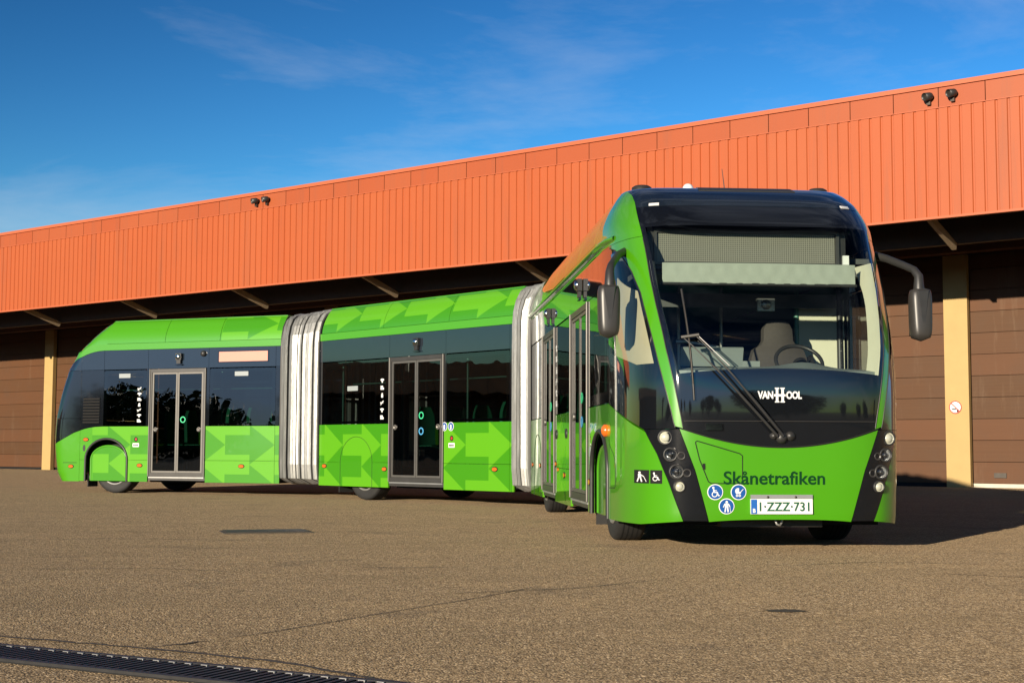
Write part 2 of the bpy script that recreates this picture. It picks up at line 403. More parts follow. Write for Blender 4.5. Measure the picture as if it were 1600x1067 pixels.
# floodlights
def flood(t, lab):
    th = thing('floodlight', tuple(bw(t, BO, 8.38)), lab, 'floodlight', 'floodlights on the fascia')
    c = bw(t, BO+.17, 8.38); ax = (NB*-1 + T*-.55 - UP*.25).normalized()
    MB().box(bw(t, BO+.04, 8.30), (.08, .10, .16), T, NB, UP).build('bracket', 'steel_dark', th)
    MB().lathe(c - ax*.08, ax, [(.0, -.07), (.05, -.06), (.072, -.035), (.082, 0), (.086, .15), (.079, .15), (.068, .09)], 20).build('housing', 'plastic', th)
    MB().lathe(c - ax*.08, ax, [(.075, .10), (0, .115)], 20).build('lens', 'steel_dark', th)
flood(-11.05, 'small dark round floodlight on orange fascia above the no smoking sign'); flood(-10.53, 'small dark round floodlight on orange fascia above the no smoking sign')
flood(-32.10, 'small dark round floodlight on orange fascia above the tail of the bus'); flood(-31.63, 'small dark round floodlight on orange fascia above the tail of the bus')
# no-smoking sign on the pillar
sg = thing('no_smoking_sign', tuple(bw(-12.66, .15, 1.97)), 'round white no smoking sign with red rim on yellow pillar', 'sign')
ax = NB*-1
MB().lathe(bw(-12.66, .142, 1.97), ax, [(.158, 0), (.158, .012), (0, .012)], 32, smooth=False).build('plate', 'white', sg)
MB().lathe(bw(-12.66, .142, 1.97), ax, [(.160, .013), (.160, .018), (.134, .018), (.134, .013)], 32, smooth=False).build('red_ring', 'red_faded', sg)
d = (T*.7 - UP*.7); MB().box(bw(-12.66, .164, 1.97), (.27, .026, .005), d, UP*.7+T*.7, ax).build('red_bar', 'red_faded', sg)
MB().box(bw(-12.68, .157, 1.93), (.13, .028, .004), T, UP, ax).box(bw(-12.60, .157, 1.885), (.05, .07, .003), T, UP, ax).build('cigarette_mark', 'joint', sg)

# ------------------------------------------------------------------ the bus
HW = 1.275
SEC = []
for (ox, oy, a, centred) in ((2.2903, 12.0426, .0793, True), (.0348, 21.6851, .7558, False), (-4.3568, 26.5135, 1.1922, False)):
    D = Vector((-math.sin(a), math.cos(a), 0)); L = Vector((math.cos(a), math.sin(a), 0)); O = Vector((ox, oy, 0))
    SEC.append((O if centred else O + L*HW, D, L))
def bp(i, p, w, z): O, D, L = SEC[i]; return O + D*p + L*w + UP*z    # p: metres back, w: metres towards the bus's left
bus = thing('articulated_bus', (2.2903, 12.0426, 0), 'long green double-articulated bus with two grey bellows parked in a bend', 'bus')
def part(mb, name, mats, parent=bus, label=None):
    o = mb.build(name, mats); attach(o, parent)
    if label: o['label'] = label
    return o
ZS, ZB, ZD, ZH = .235, 1.312, 2.43, 2.82          # skirt, belt line, door top, band top
def sideplate(i, poly, w=-HW, th=.028, mb=None, mat=0):
    s = 1 if w < 0 else -1; mb = mb or MB()
    if sum((a[0]-b[0])*(a[1]+b[1]) for a, b in zip(poly, poly[1:]+poly[:1])) > 0: poly = poly[::-1]
    if s < 0: poly = poly[::-1]
    return mb.slab([bp(i, p, w, z) for p, z in poly][::-1], [bp(i, p, w+s*th, z) for p, z in poly][::-1], mat, [(-p, z) for p, z in poly][::-1])
def rect(p0, p1, z0, z1): return [(p0, z0), (p1, z0), (p1, z1), (p0, z1)]
def rrect(p0, p1, z0, z1, r=.05, n=4):
    out = []
    for (cx, cz, a0) in ((p1-r, z1-r, 0), (p0+r, z1-r, 90), (p0+r, z0+r, 180), (p1-r, z0+r, 270)):
        for k in range(n+1): an = R(a0 + 90*k/n); out.append((cx + r*math.cos(an), cz + r*math.sin(an)))
    return out
def oval(p, z, rp, rz, n=20): return [(p + rp*math.cos(2*math.pi*k/n), z + rz*math.sin(2*math.pi*k/n)) for k in range(n)]
PAINT = ('paint_front', 'paint_mid', 'paint_rear'); ROOF = ('roof_front', 'roof_mid', 'roof_rear')
ZSEAM = .655
def arch_curve(pc, hw, ztop, n=18): return [(pc + hw*math.cos(math.pi*k/n), ZSEAM + (ztop-ZSEAM)*math.sin(math.pi*k/n)) for k in range(n+1)]
def lower_plain(i, p0, p1, cuts=(), zb=ZS, mat=None):
    es = [p0, *cuts, p1]
    for a, b in zip(es, es[1:]):
        part(sideplate(i, rect(a+.003, b-.003, ZSEAM+.003, ZB)), 'side_panel', mat or PAINT[i])
        part(sideplate(i, rect(a+.003, b-.003, zb, ZSEAM-.003)), 'skirt_panel', mat or PAINT[i])
def lower_arch(i, p0, p1, pc, hw, ztop, cover, zb=ZS, mat=None, crest=()):
    m = mat or PAINT[i]; arc = arch_curve(pc, hw, ztop)
    # spandrels left and right of the arch keep every polygon simple
    top = [(q, z) for q, z in arc]
    part(sideplate(i, [(p1-.003, ZSEAM+.003)] + (list(crest) or [(p1-.003, ZB)]) + [(p0+.003, ZB), (p0+.003, ZSEAM+.003)] + top[::-1]), 'arch_panel', m)
    if pc-hw-p0 > .03: part(sideplate(i, rect(p0+.003, pc-hw, zb, ZSEAM-.003)), 'skirt_panel', m)
    if p1-pc-hw > .03: part(sideplate(i, rect(pc+hw, p1-.003, zb, ZSEAM-.003)), 'skirt_panel', m)
    if cover == 'flush':
        g = .007; a2 = arch_curve(pc, hw-g, ztop-g)
        part(sideplate(i, a2 + [(pc-hw+g, zb), (pc+hw-g, zb)]), 'wheel_cover', m)
        tb = [bp(i, q, -HW-.001, z) for q, z in [(pc+hw-.003, zb)] + arch_curve(pc, hw-.003, ztop-.003) + [(pc-hw+.003, zb)]]
        part(MB().tube(tb, .004, 5), 'arch_seal', 'joint')
    else:
        tb = [bp(i, q, -HW-.004, z) for q, z in [(pc+hw, zb)] + arch_curve(pc, hw, ztop) + [(pc-hw, zb)]]
        part(MB().tube(tb, .024, 8), 'arch_trim', 'plastic')
        g = .075; a2 = arch_curve(pc-.02, hw-g, ztop-.14)
        mb = sideplate(i, a2 + [(pc-.02-hw+g, zb+.005), (pc-.02+hw-g, zb+.005)], -HW+.045, .03)
        part(mb, 'wheel_cover', 'paint_plain' if i == 0 else m)
        # bulged rim of the cover
        part(MB().tube([bp(i, q, -HW+.055, z) for q, z in [(pc-.02+hw-g, zb+.01)] + a2 + [(pc-.02-hw+g, zb+.01)]], .022, 8), 'cover_rim', 'paint_plain')
        # dark wheel box behind
        part(sideplate(i, arch_curve(pc, hw+.04, ztop+.04) + [(pc-hw-.04, zb+.02), (pc+hw+.04, zb+.02)], -HW+.46, .02), 'wheel_box', 'joint')
        inner = arch_curve(pc, hw+.035, ztop+.035); pts = [[bp(i, q, -HW+.03, z) for q, z in inner], [bp(i, q, -HW+.47, z) for q, z in inner]]
        part(MB().grid(pts), 'wheel_box', 'joint')
def pane(i, p0, p1, z0=ZB+.012, z1=ZD-.012, mat='glass_tint', w=-HW):
    s = 1 if w < 0 else -1
    mb = MB(); ol = rrect(p0, p1, z0, z1, .03)
    o = [bp(i, p, w+s*.004, z) for p, z in ol]; q = [bp(i, p, w+s*.022, z) for p, z in ol]; n = len(o)
    mb.add(o if s < 0 else o[::-1], [tuple(range(n))]); mb.add(o+q, [(k, (k+1) % n, n+(k+1) % n, n+k) for k in range(n)], 1)
    pn = part(mb, 'side_window', [mat, 'black_gloss'])
    # printed black border around the clear field
    b = .075; il = rrect(p0+b, p1-b, z0+b*.6, z1-b*.8, .05)
    oo = [bp(i, p, w+s*.007, z) for p, z in ol]; ii = [bp(i, p, w+s*.007, z) for p, z in il]
    fr = MB().add(oo+ii, [(k, (k+1) % n, n+(k+1) % n, n+k) for k in range(n)]).build('window_border', 'black_gloss'); attach(fr, pn)
    return pn
def header(i, p0, p1): part(sideplate(i, rect(p0+.003, p1-.003, ZD+.008, ZH-.003), -HW+.002, .03), 'header_panel', 'band_gloss')
def post(i, p0, p1): part(sideplate(i, rect(p0, p1, ZB+.004, ZD+.004), -HW+.003, .03), 'window_post', 'black_gloss')
def door(i, p0, p1, rings=('ring_green',)):
    zb, zt = .34, ZD
    d = MB(); f = .065
    for r_ in (rect(p0, p0+f, zb, zt), rect(p1-f, p1, zb, zt), rect(p0+f, p1-f, zt-f, zt), rect(p0+f, p1-f, zb, zb+.07)): sideplate(i, r_, -HW-.008, .07, d)
    dr = part(d, 'door', 'alu_dark')
    # slimmer bright edge on the frame
    e = MB()
    for q in (p0+.015, p1-.015): e.tube([bp(i, q, -HW-.012, zb), bp(i, q, -HW-.012, zt)], .012, 6)
    attach(e.build('frame_edge', 'alu'), dr)
    mid = (p0+p1)/2
    for (a, b, hp) in ((p0+f+.004, mid-.004, p0+f+.09), (mid+.004, p1-f-.004, p1-f-.09)):
        lf = MB(); g = .035; z0, z1 = zb+.074, zt-f-.004
        for r_ in (rect(a, a+g, z0, z1), rect(b-g, b, z0, z1), rect(a+g, b-g, z1-g, z1), rect(a+g, b-g, z0, z0+g)): sideplate(i, r_, -HW+.004, .04, lf)
        attach(lf.build('leaf_frame', 'alu'), dr)
        gl = MB(); ol = rect(a+g, b-g, z0+g, z1-g); gl.add([bp(i, p, -HW+.014, z) for p, z in ol][::-1], [(0, 1, 2, 3)])
        attach(gl.build('door_glass', 'glass_door'), dr)
        c = bp(i, hp, -HW+.014, 1.25); ax = SEC[i][2]*-1
        attach(MB().lathe(c, ax, [(.045, 0), (.045, .014), (.028, .014), (.024, .004), (0, .004)], 20).build('door_lock', 'alu'), dr)
    for k, rc in enumerate(rings):
        c = bp(i, mid-.13, -HW+.012, 1.44-.26*k)
        attach(MB().lathe(c, SEC[i][2]*-1, [(.062, 0), (.062, .004), (.042, .004), (.042, 0)], 24, smooth=False).build('push_ring_sticker', rc), dr)
    part(sideplate(i, rect(p0+.005, p1-.005, ZS+.03, zb-.004), -HW+.012, .08), 'door_sill', 'alu_dark')
    part(sideplate(i, rect(p0+.02, p1-.02, zb-.03, zb-.008), -HW-.006, .03), 'sill_strip', 'galv')
# rounded roof shoulder: half width against height
WT = smooth_tab([(ZH, HW), (2.93, HW), (3.05, 1.262), (3.2, 1.205), (3.33, 1.125), (3.40, 1.07), (3.42, 1.02)], 5, 2)
def WR(z): return HW if z <= ZH else interp(WT, z)
def shoulder_zs(z0, z1, n): return [z0 + (z1-z0)*math.sin(math.pi/2*k/n) for k in range(n+1)]
def fairing(i, p0, p1, name, mat, w_sign=-1, z0=2.955):
    zs = shoulder_zs(z0, 3.42, 12); nx = 8
    # arc length for the print
    arc = [0.0]
    for a, b in zip(zs, zs[1:]): arc.append(arc[-1] + math.hypot(b-a, WR(b)-WR(a)))
    pts, rim, uvs = [], [], []
    for k, z in enumerate(zs):
        row, rr, ur = [], [], []
        for c in range(nx+1):
            p = p0+.004 + (p1-p0-.008)*c/nx; w = WR(z)
            row.append(bp(i, p, w_sign*w, z)); rr.append(bp(i, p, w_sign*(w-.03), z-.012)); ur.append((-p, 2.95 + arc[k]))
        pts.append(row if w_sign < 0 else row[::-1]); rim.append(rr if w_sign < 0 else rr[::-1]); uvs.append(ur if w_sign < 0 else ur[::-1])
    part(MB().grid(pts[::-1], uvs[::-1], None, True, rim[::-1]), name, mat)
def cove(i, p0, p1, mat, gutter=False):
    part(sideplate(i, rect(p0, p1, ZH+.002, 2.947), -HW-.002, .04), 'roof_edge', mat)
    part(sideplate(i, rect(p0, p1, ZH+.002, 2.947), HW, .04), 'roof_edge', mat)
def section_shell(i, p0, p1, p1t=None):
    """floor, roof, ceiling, inner lining and the far side"""
    p1t = p1t or p1
    part(MB().box(bp(i, (p0+p1)/2, 0, .31), (p1-p0-.02, 2*HW-.14, .06), SEC[i][1], SEC[i][2], UP), 'floor', 'interior_dark')
    part(MB().box(bp(i, (p0+p1t)/2, 0, 3.41), (p1t-p0-.02, 2.07, .03), SEC[i][1], SEC[i][2], UP), 'roof_top', 'paint_plain')
    part(MB().box(bp(i, (p0+p1t)/2, 0, 2.68), (p1t-p0-.04, 2*HW-.12, .05), SEC[i][1], SEC[i][2], UP), 'ceiling', 'ceiling_grey')
    part(sideplate(i, rect(p0, p1, ZS, ZB), HW), 'side_panel', 'paint_plain')
    part(sideplate(i, rect(p0, p1, ZB+.004, ZH-.003), HW-.003), 'side_glazing', 'black_gloss')
def tyre_set(i, p, steer=0, rear=False):
    for sgn in (-1, 1):
        c = bp(i, p, sgn*(HW-.255), .485); ax = SEC[i][2]*sgn
        wh = MB().lathe(c, ax, [(.30, .12), (.40, .14), (.455, .135), (.478, .115), (.485, .08), (.485, -.10), (.478, -.13), (.44, -.15), (.30, -.14), (.30, .12)], 48)
        o = part(wh, 'wheel', 'rubber')
        # tread grooves as recessed dark rings
        for h in (-.07, -.023, .023, .07):
            attach(MB().lathe(c, ax, [(.4865, h-.006), (.4865, h+.006)], 48, smooth=False).build('tread_groove', 'joint'), o)
        attach(MB().lathe(c, ax, [(.30, .10), (.285, .06), (.24, .03), (.14, .045), (.11, .10), (.06, .115), (0, .115)], 32).build('rim', 'rim'), o)
        attach(MB().lathe(c, ax, [(.325, .128), (.318, .140), (.298, .140), (.288, .10)], 40).build('rim_lip', 'galv'), o)
        nb = MB()
        for k in range(10):
            an = 2*math.pi*k/10; U = SEC[i][1]; nb.lathe(c + ax*.035 + (U*math.cos(an)+UP*math.sin(an))*.18, ax, [(.016, 0), (.014, .035), (0, .037)], 6)
        attach(nb.build('wheel_nuts', 'rim', kind='stuff'), o)
        if rear: pass
def marker(i, p, z, w=-HW):
    part(sideplate(i, oval(p, z, .055, .028), w-.012, .02), 'side_marker', 'amber')
    part(sideplate(i, oval(p, z, .07, .04), w-.004, .02), 'marker_base', 'joint')
def sticker(i, p, z, wd, hg, mat='sticker_white', w=-HW, d=.003): part(sideplate(i, rrect(p-wd/2, p+wd/2, z-hg/2, z+hg/2, min(wd, hg)*.12), w-d, .005), 'sticker', mat)
def icon_column(i, p, z0, z1, n):
    for k in range(n):
        z = z0 + (z1-z0)*k/(n-1); s = (z1-z0)/n*.36; mb = MB()
        typ = k % 4
        if typ == 0: sideplate(i, rect(p-.045, p+.045, z-s*.8, z+s*.2), -HW-.003, .003, mb); sideplate(i, rect(p-.02, p+.045, z+s*.3, z+s*1.0), -HW-.003, .003, mb)
        elif typ == 1: sideplate(i, oval(p, z+s*.35, .05, s*.55, 12), -HW-.003, .003, mb); sideplate(i, [(p-.012, z-s), (p+.012, z-s), (p+.02, z), (p-.02, z)], -HW-.003, .003, mb)
        elif typ == 2: sideplate(i, [(p+.05, z-s), (p+.03, z-s), (p-.05, z+s*.9), (p-.02, z+s*.9)], -HW-.003, .003, mb); sideplate(i, rect(p-.03, p+.05, z-s*.2, z+.01), -HW-.003, .003, mb)
        else: sideplate(i, oval(p, z+s*.75, .022, s*.3, 10), -HW-.003, .003, mb); sideplate(i, rect(p-.025, p+.025, z-s, z+s*.35), -HW-.003, .003, mb)
        part(mb, 'pictogram', 'white')
def badge_set(i, p, z):
    """small round red-and-black badge over a white label"""
    part(sideplate(i, oval(p, z, .042, .045), -HW-.004, .004), 'badge_disc', 'joint')
    part(sideplate(i, oval(p-.004, z, .024, .026), -HW-.006, .004), 'badge_disc', 'red')
    part(sideplate(i, rrect(p-.075, p+.075, z-.15, z-.075, .01), -HW-.004, .004), 'sticker', 'white')
    mb = MB()
    for k in range(4): q = p+.045-.03*k; sideplate(i, rect(q-.009, q+.009, z-.13, z-.098), -HW-.009, .004, mb)
    part(mb, 'label_print', 'plastic_grey')
def door_camera(i, p, z):
    """small black fixture above a door"""
    c = bp(i, p, -HW-.01, z); L = SEC[i][2]*-1; Dd = SEC[i][1]
    mb = MB().box(c + L*.02, (.13, .05, .13), Dd, L, UP).box(c + L*.018 - UP*.10, (.09, .035, .07), Dd, L, UP)
    o = part(mb, 'door_lamp', 'plastic')
    attach(MB().lathe(c + L*.045, L, [(.055, 0), (.05, .02), (.03, .03), (0, .032)], 16).build('lamp_lens', 'chrome'), o)
    attach(MB().box(c + L*.02 - UP*.155, (.15, .03, .02), Dd, L, UP).build('lamp_foot', 'black_gloss'), o)

# ---- middle section
i = 1
section_shell(i, 0, 5.1)
post(i, -.02, .10); post(i, 5.03, 5.10); post(i, 3.095, 3.125); post(i, 1.60, 1.66)
pane(i, .105, 1.60); pane(i, 3.125, 5.03); door(i, 1.66, 3.09, ('ring_green', 'ring_blue'))
header(i, 0, .1); header(i, .1, 1.62); header(i, 1.62, 3.09); header(i, 3.09, 5.1)
lower_plain(i, 0, 1.655, (.10,)); lower_arch(i, 3.095, 5.1, 4.0, .46, 1.10, 'flush')
cove(i, 0, 5.1, 'paint_plain')
for a, b in ((-.02, 1.55), (1.55, 3.27), (3.27, 5.06)):
    fairing(i, a, b, 'roof_fairing', 'roof_mid'); fairing(i, a, b, 'roof_fairing', 'paint_plain', 1)
for p, z in ((4.93, .58), (3.20, .545), (.43, .575)): marker(i, p, z)
sticker(i, 4.12, 1.94, .30, .085); icon_column(i, 3.28, 1.42, 2.05, 6); badge_set(i, 1.46, 1.06)
for p in (1.63, 1.47):
    part(sideplate(i, oval(p, 1.25, .068, .072), -HW-.010, .004), 'badge_disc', 'white'); part(sideplate(i, oval(p, 1.25, .058, .062), -HW-.012, .004), 'badge_disc', 'sign_blue')
    part(sideplate(i, oval(p, 1.262, .02, .02, 10), -HW-.014, .004, sideplate(i, rect(p-.018, p+.018, 1.205, 1.25), -HW-.014, .004)), 'pictogram', 'white')
door_camera(i, 2.34, 2.66)
tyre_set(i, 3.90)
# ---- rear section
i = 2
PE = smooth_tab([(.21, 5.18), (.4, 5.31), (1.0, 5.40), (1.5, 5.37), (2.0, 5.25), (2.46, 5.08), (2.68, 4.92), (2.85, 4.78), (3.0, 4.60), (3.3, 4.28), (3.40, 4.04), (3.42, 3.9)], 4, 2)
def RS(u, z):
    """rear cap: u 0..1 from side (p=4.6 or the roof's own start) round the corner to the middle of the tail"""
    pe = interp(PE, z); W = WR(z); r = .32; p_s = min(4.6, 4.6 - (4.6-3.99)*min(1, max(0, (z-2.80)/.12)), pe-.12); r = min(r, pe-p_s)
    l1 = (pe-r) - p_s; l2 = .52; l3 = W-.35
    s = u*(l1+l2+l3)
    if s <= l1: return bp(2, p_s + s, -W, z)
    if s <= l1+l2: an = (s-l1)/l2*math.pi/2; return bp(2, pe-r + r*math.sin(an), -W + .35*(1-math.cos(an)), z)
    return bp(2, pe, -(W-.35)*(1-(s-l1-l2)/max(l3, 1e-3)), z)
def rear_patch(name, mat, zb, zt, nv, nu=26, side=1):
    """zb, zt: functions of u"""
    O, D, L = SEC[2]; pts, rim = [], []
    for r_ in range(nv+1):
        row, rr = [], []
        for c in range(nu+1):
            u = c/nu; z = zb(u) + (zt(u)-zb(u))*r_/nv; q = RS(u, z)
            if side < 0: v = q-O; v = v - L*2*v.dot(L); q = O+v
            ctr = bp(2, 4.0, 0, z); row.append(q); rr.append(q + (ctr-q).normalized()*.03)
        pts.append(row); rim.append(rr)
    if side > 0: pts = [r_[::-1] for r_ in pts]; rim = [r_[::-1] for r_ in rim]
    uv = [[((q-O).dot(D)*-1, q.z) for q in r_] for r_ in pts]
    part(MB().grid(pts, uv, None, True, rim), name, mat)
def zf(u): return interp([(0, 1.235), (.08, 1.19), (.17, 1.11), (.28, 1.01), (.42, .93), (1, .90)], u)          # fender top
def zg(u): return interp([(0, 2.705), (.08, 2.67), (.16, 2.61), (.27, 2.53), (.4, 2.47), (1, 2.45)], u)   # glass top
for sd in (1, -1):
    rear_patch('rear_corner_panel', 'paint_plain', lambda u: .225, lambda u: zf(u)-.003, 8, 26, sd)
    rear_patch('rear_lower_glass', 'black_gloss', lambda u: zf(u)+.003, lambda u: 1.47, 6, 26, sd)
    rear_patch('rear_window', 'black_gloss', lambda u: 1.478, lambda u: 2.43, 10, 26, sd)
    rear_patch('rear_header', 'band_gloss', lambda u: min(2.436, zg(u)-.003), lambda u: zg(u), 4, 26, sd)
    rear_patch('rear_roof_corner', 'paint_plain', lambda u: zg(u)+.003, lambda u: 3.418, 22, 26, sd)
section_shell(i, 0, 4.55, 4.0)
post(i, -.02, .105); post(i, 1.575, 1.645); post(i, 2.965, 3.03); 
pane(i, .11, 1.57); door(i, 1.65, 2.96); pane(i, 3.03, 4.045)
header(i, 0, .11); header(i, .11, 1.60); header(i, 1.60, 3.0); header(i, 3.0, 4.05)
# louvred engine panel behind the last window
lp = part(sideplate(i, [(4.05, ZB+.004), (4.22, 1.309), (4.38, 1.290), (4.5, 1.266), (4.595, 1.239), (4.595, ZD+.002), (4.05, ZD+.002)], -HW+.004, .03), 'engine_panel', 'black_gloss')
for k in range(9):
    z = 1.40 + k*.058
    c = bp(i, 4.33, -HW-.004, z); MBx = MB().box(c, (.40, .034, .026), SEC[i][1], (SEC[i][2]*-1 + UP*-.5).normalized(), (UP + SEC[i][2]*-.5).normalized())
    attach(MBx.build('louvre', 'plastic'), lp)
# upper dark corner piece whose top edge curves down to the tail
part(sideplate(i, [(4.053, ZD+.008), (4.6, ZD+.008), (4.6, 2.70), (4.5, 2.74), (4.4, 2.77), (4.3, 2.793), (4.18, 2.81), (4.053, 2.817)], -HW+.002, .03), 'header_panel', 'band_gloss')
part(sideplate(i, [(4.0, 2.822), (4.053, 2.822), (4.18, 2.815), (4.3, 2.798), (4.4, 2.775), (4.5, 2.745), (4.6, 2.705), (4.6, 2.80), (4.5, 2.87), (4.35, 2.945), (4.0, 2.947)], -HW-.001, .03), 'roof_edge', 'paint_plain')
# rear corner vertical seam, fender, door-to-wheel panels
lower_plain(i, 0, 1.645, (.11,)); CREST = [(4.594, 1.235), (4.5, 1.262), (4.38, 1.286), (4.22, 1.305), (4.05, ZB)]
lower_arch(i, 2.965, 4.597, 3.95, .50, 1.07, 'open', crest=CREST)
cove(i, 0, 4.0, 'paint_plain')
for a, b in ((-.01, 1.36), (1.36, 2.62), (2.62, 4.0)):
    fairing(i, a, b, 'roof_fairing', 'roof_rear'); fairing(i, a, b, 'roof_fairing', 'paint_plain', 1)
for p, z in ((4.45, 1.055), (4.80, .52), (3.15, .55), (.83, .55)): marker(i, p, z)
sticker(i, 3.55, 2.31, .27, .085); sticker(i, .86, 2.31, .30, .085); icon_column(i, 3.19, 1.42, 2.05, 7); badge_set(i, 3.25, 1.06)
part(sideplate(i, rect(.29, 1.37, 2.545, 2.735), -HW-.004, .02), 'side_display', 'led_panel'); part(sideplate(i, rect(.26, 1.40, 2.525, 2.755), -HW-.001, .02), 'display_frame', 'black_gloss')
door_camera(i, 2.27, 2.66)
c = bp(i, 1.72, -HW-.005, 2.71); part(MB().lathe(c, SEC[i][2]*-1, [(.06, 0), (.055, .03), (.03, .05), (0, .055)], 16), 'camera_dome', 'plastic')
part(sideplate(i, oval(4.49, .885, .03, .065), -HW-.004, .01), 'fuel_flap_lock', 'plastic')
part(sideplate(i, [(4.66, .59), (5.0, .59), (5.0, .60), (4.66, .60)], -HW-.002, .003), 'flap_seam', 'joint')
tyre_set(i, 3.83)
# ---- interior of middle and rear sections
def seat(i, p, w, face=1, mat='seat_green'):
    D, L = SEC[i][1], SEC[i][2]; mb = MB()
    pts = []
    for k in range(9):
        z = .95 + .72*k/8; wd = .21*(1 - max(0, (k-5)/3)**2*.45); row = []
        for c in range(7):
            x = -1 + 2*c/6; row.append(bp(i, p + face*(.05*(z-.95) + .03*x*x*-1), w + x*wd, z))
        pts.append(row)
    rim = [[q + D*face*.07 for q in r_] for r_ in pts]
    mb.grid(pts, None, None, True, rim); mb.grid([r_[::-1] for r_ in rim])
    mb.box(bp(i, p - face*.20, w, .92), (.42, .42, .09), D, L, UP)
    s = part(mb, 'passenger_seat', mat)
    attach(MB().box(bp(i, p - face*.18, w, .62), (.30, .10, .52), D, L, UP).build('seat_base', 'interior_dark'), s)
for p in (.27, .80, 1.27): seat(2, p, -.86)
for p in (.4, 1.2, 3.3, 3.8): seat(2, p, .70)
for p in (.55, 1.2): seat(1, p, -.2)
for p in (.5, 1.3, 2.1, 2.9, 3.7, 4.5): seat(1, p, .72)
for (i_, p, w) in ((1, 3.2, -.9), (1, 1.5, -.9), (2, 1.5, -.95), (2, 3.1, -.95), (1, .9, -.3), (1, 4.9, -.9), (0, 2.5, -.85), (0, 4.4, -.85), (0, 5.7, -.85), (0, 7.6, -.85)):
    part(MB().tube([bp(i_, p, w, .34), bp(i_, p, w, 2.66)], .018, 8), 'grab_pole', 'pole_teal')
for (i_, a, b) in ((1, .3, 4.8), (2, .3, 4.0), (0, 2.6, 9.0)):
    part(MB().tube([bp(i_, a, -.75, 2.05), bp(i_, b, -.75, 2.05)], .015, 6), 'grab_rail', 'pole_teal')

# ---- bellows
def bellows(ia, pa, ib, pb, n):
    zt = [(-HW+.02, .34), (-HW-.005, .6), (-HW-.005, 1.2), (-HW-.005, 1.8), (-HW-.005, 2.4), (-HW-.0, 2.8), (-HW+.02, 3.0), (-1.20, 3.18), (-1.12, 3.29), (-1.0, 3.36), (-.8, 3.395), (0, 3.41)]
    prof = zt + [(-w, z) for w, z in zt[-2::-1]] + [(1.0, .27), (.5, .25), (0, .25), (-.5, .25), (-1.0, .27)]
    A = [bp(ia, pa, w, z) for w, z in prof]; B = [bp(ib, pb, w, z) for w, z in prof]
    da, db = SEC[ia][1], SEC[ib][1]; pts = []; ctr0 = bp(ia, pa, 0, 1.8); ctr1 = bp(ib, pb, 0, 1.8)
    ks = [(0, 0)]
    for k in range(n):
        e_ = .018*math.sin(k*3.7+1)
        ks += [((k+.13)/n, .030+e_), ((k+.50+.1*math.sin(k*5.1))/n, .062+e_), ((k+.84)/n, .030+e_)]
        if k < n-1: ks.append(((k+.98+.04*math.sin(k*2.1))/n, -.075))
    ks.append((1, 0)); m = len(ks)-1
    for k, (u, off) in enumerate(ks):
        row = []
        for (q, r_), (w, z) in zip(zip(A, B), prof):
            ln = (r_-q).length; p1 = q + da*ln*.33; p2 = r_ - db*ln*.33
            sway = .035*math.sin(u*9.0 + z*1.1)*math.sin(math.pi*u)*math.sin(math.pi*min(1, max(0, (z-.3)/3)))/n*2
            uu = min(1, max(0, u + sway*(0 if k in (0, m) else 1)))
            x = q*(1-uu)**3 + p1*3*uu*(1-uu)**2 + p2*3*uu*uu*(1-uu) + r_*uu**3
            lat = (SEC[ia][2].lerp(SEC[ib][2], u)).normalized(); sw_ = (1 if w > 0 else -1)*min(1, abs(w)/1.1)
            out = Vector((lat.x*sw_, lat.y*sw_, 1 if z > 3.25 else (-.6 if z < .3 else 0)))
            if out.length > 1: out.normalize()
            row.append(x + out*off)
        row.append(row[0]); pts.append(row)
    part(MB().grid(pts, None, lambda r_, c: 0 if r_ % 4 in (1, 2) else 1, False), 'bellows', ['bellows', 'bellows_fold_shade'])
    # end frames
    for (ii, pp, s) in ((ia, pa, 1), (ib, pb, -1)):
        fr = [bp(ii, pp + s*.02, w*1.012, z) for w, z in prof]; part(MB().tube(fr + [fr[0]], .022, 6, 0, False), 'bellows_frame', 'plastic_grey')
bellows(0, 9.2, 1, .0, 11); bellows(1, 5.1, 2, .0, 14)
for (ia, pa, ib, pb) in ((0, 9.2, 1, 0), (1, 5.1, 2, 0)):
    a, b = bp(ia, pa-.3, 0, .37), bp(ib, pb+.3, 0, .37); part(MB().box((a+b)/2, ((b-a).length, 1.7, .05), (b-a).normalized(), UP.cross((b-a).normalized()), UP), 'turntable', 'interior_dark')

# ---- front section: one doubly curved nose surface, cut into panels
i = 0
_pl = [(0, 0), (.3, .002), (.6, .012), (.83, .05), (.97, .13), (1.11, .31), (1.2, .58), (1.25, .88), (1.275, 1.30)]
def _cat(P, n=8):
    out = []
    for k in range(len(P)-1):
        a, b, c, d = P[max(k-1, 0)], P[k], P[k+1], P[min(k+2, len(P)-1)]
        if k == 0: a = (-P[1][0], P[1][1])
        for j in range(n):
            t = j/n
            out.append(tuple(.5*((2*b[q]) + (-a[q]+c[q])*t + (2*a[q]-5*b[q]+4*c[q]-d[q])*t*t + (-a[q]+3*b[q]-3*c[q]+d[q])*t**3) for q in (0, 1)))
    return out + [P[-1]]
_pc = _cat(_pl); PLAN = [(0.0, 0.0, 0.0)]
for (w0, g0), (w1, g1) in zip(_pc, _pc[1:]): PLAN.append((PLAN[-1][0] + math.hypot(w1-w0, g1-g0), w1, g1))
AMAX = PLAN[-1][0]; TW = [(s, w) for s, w, g in PLAN]; TG = [(s, g) for s, w, g in PLAN]; TIW = [(w, s) for s, w, g in PLAN]; TIG = [(g, s) for s, w, g in PLAN]
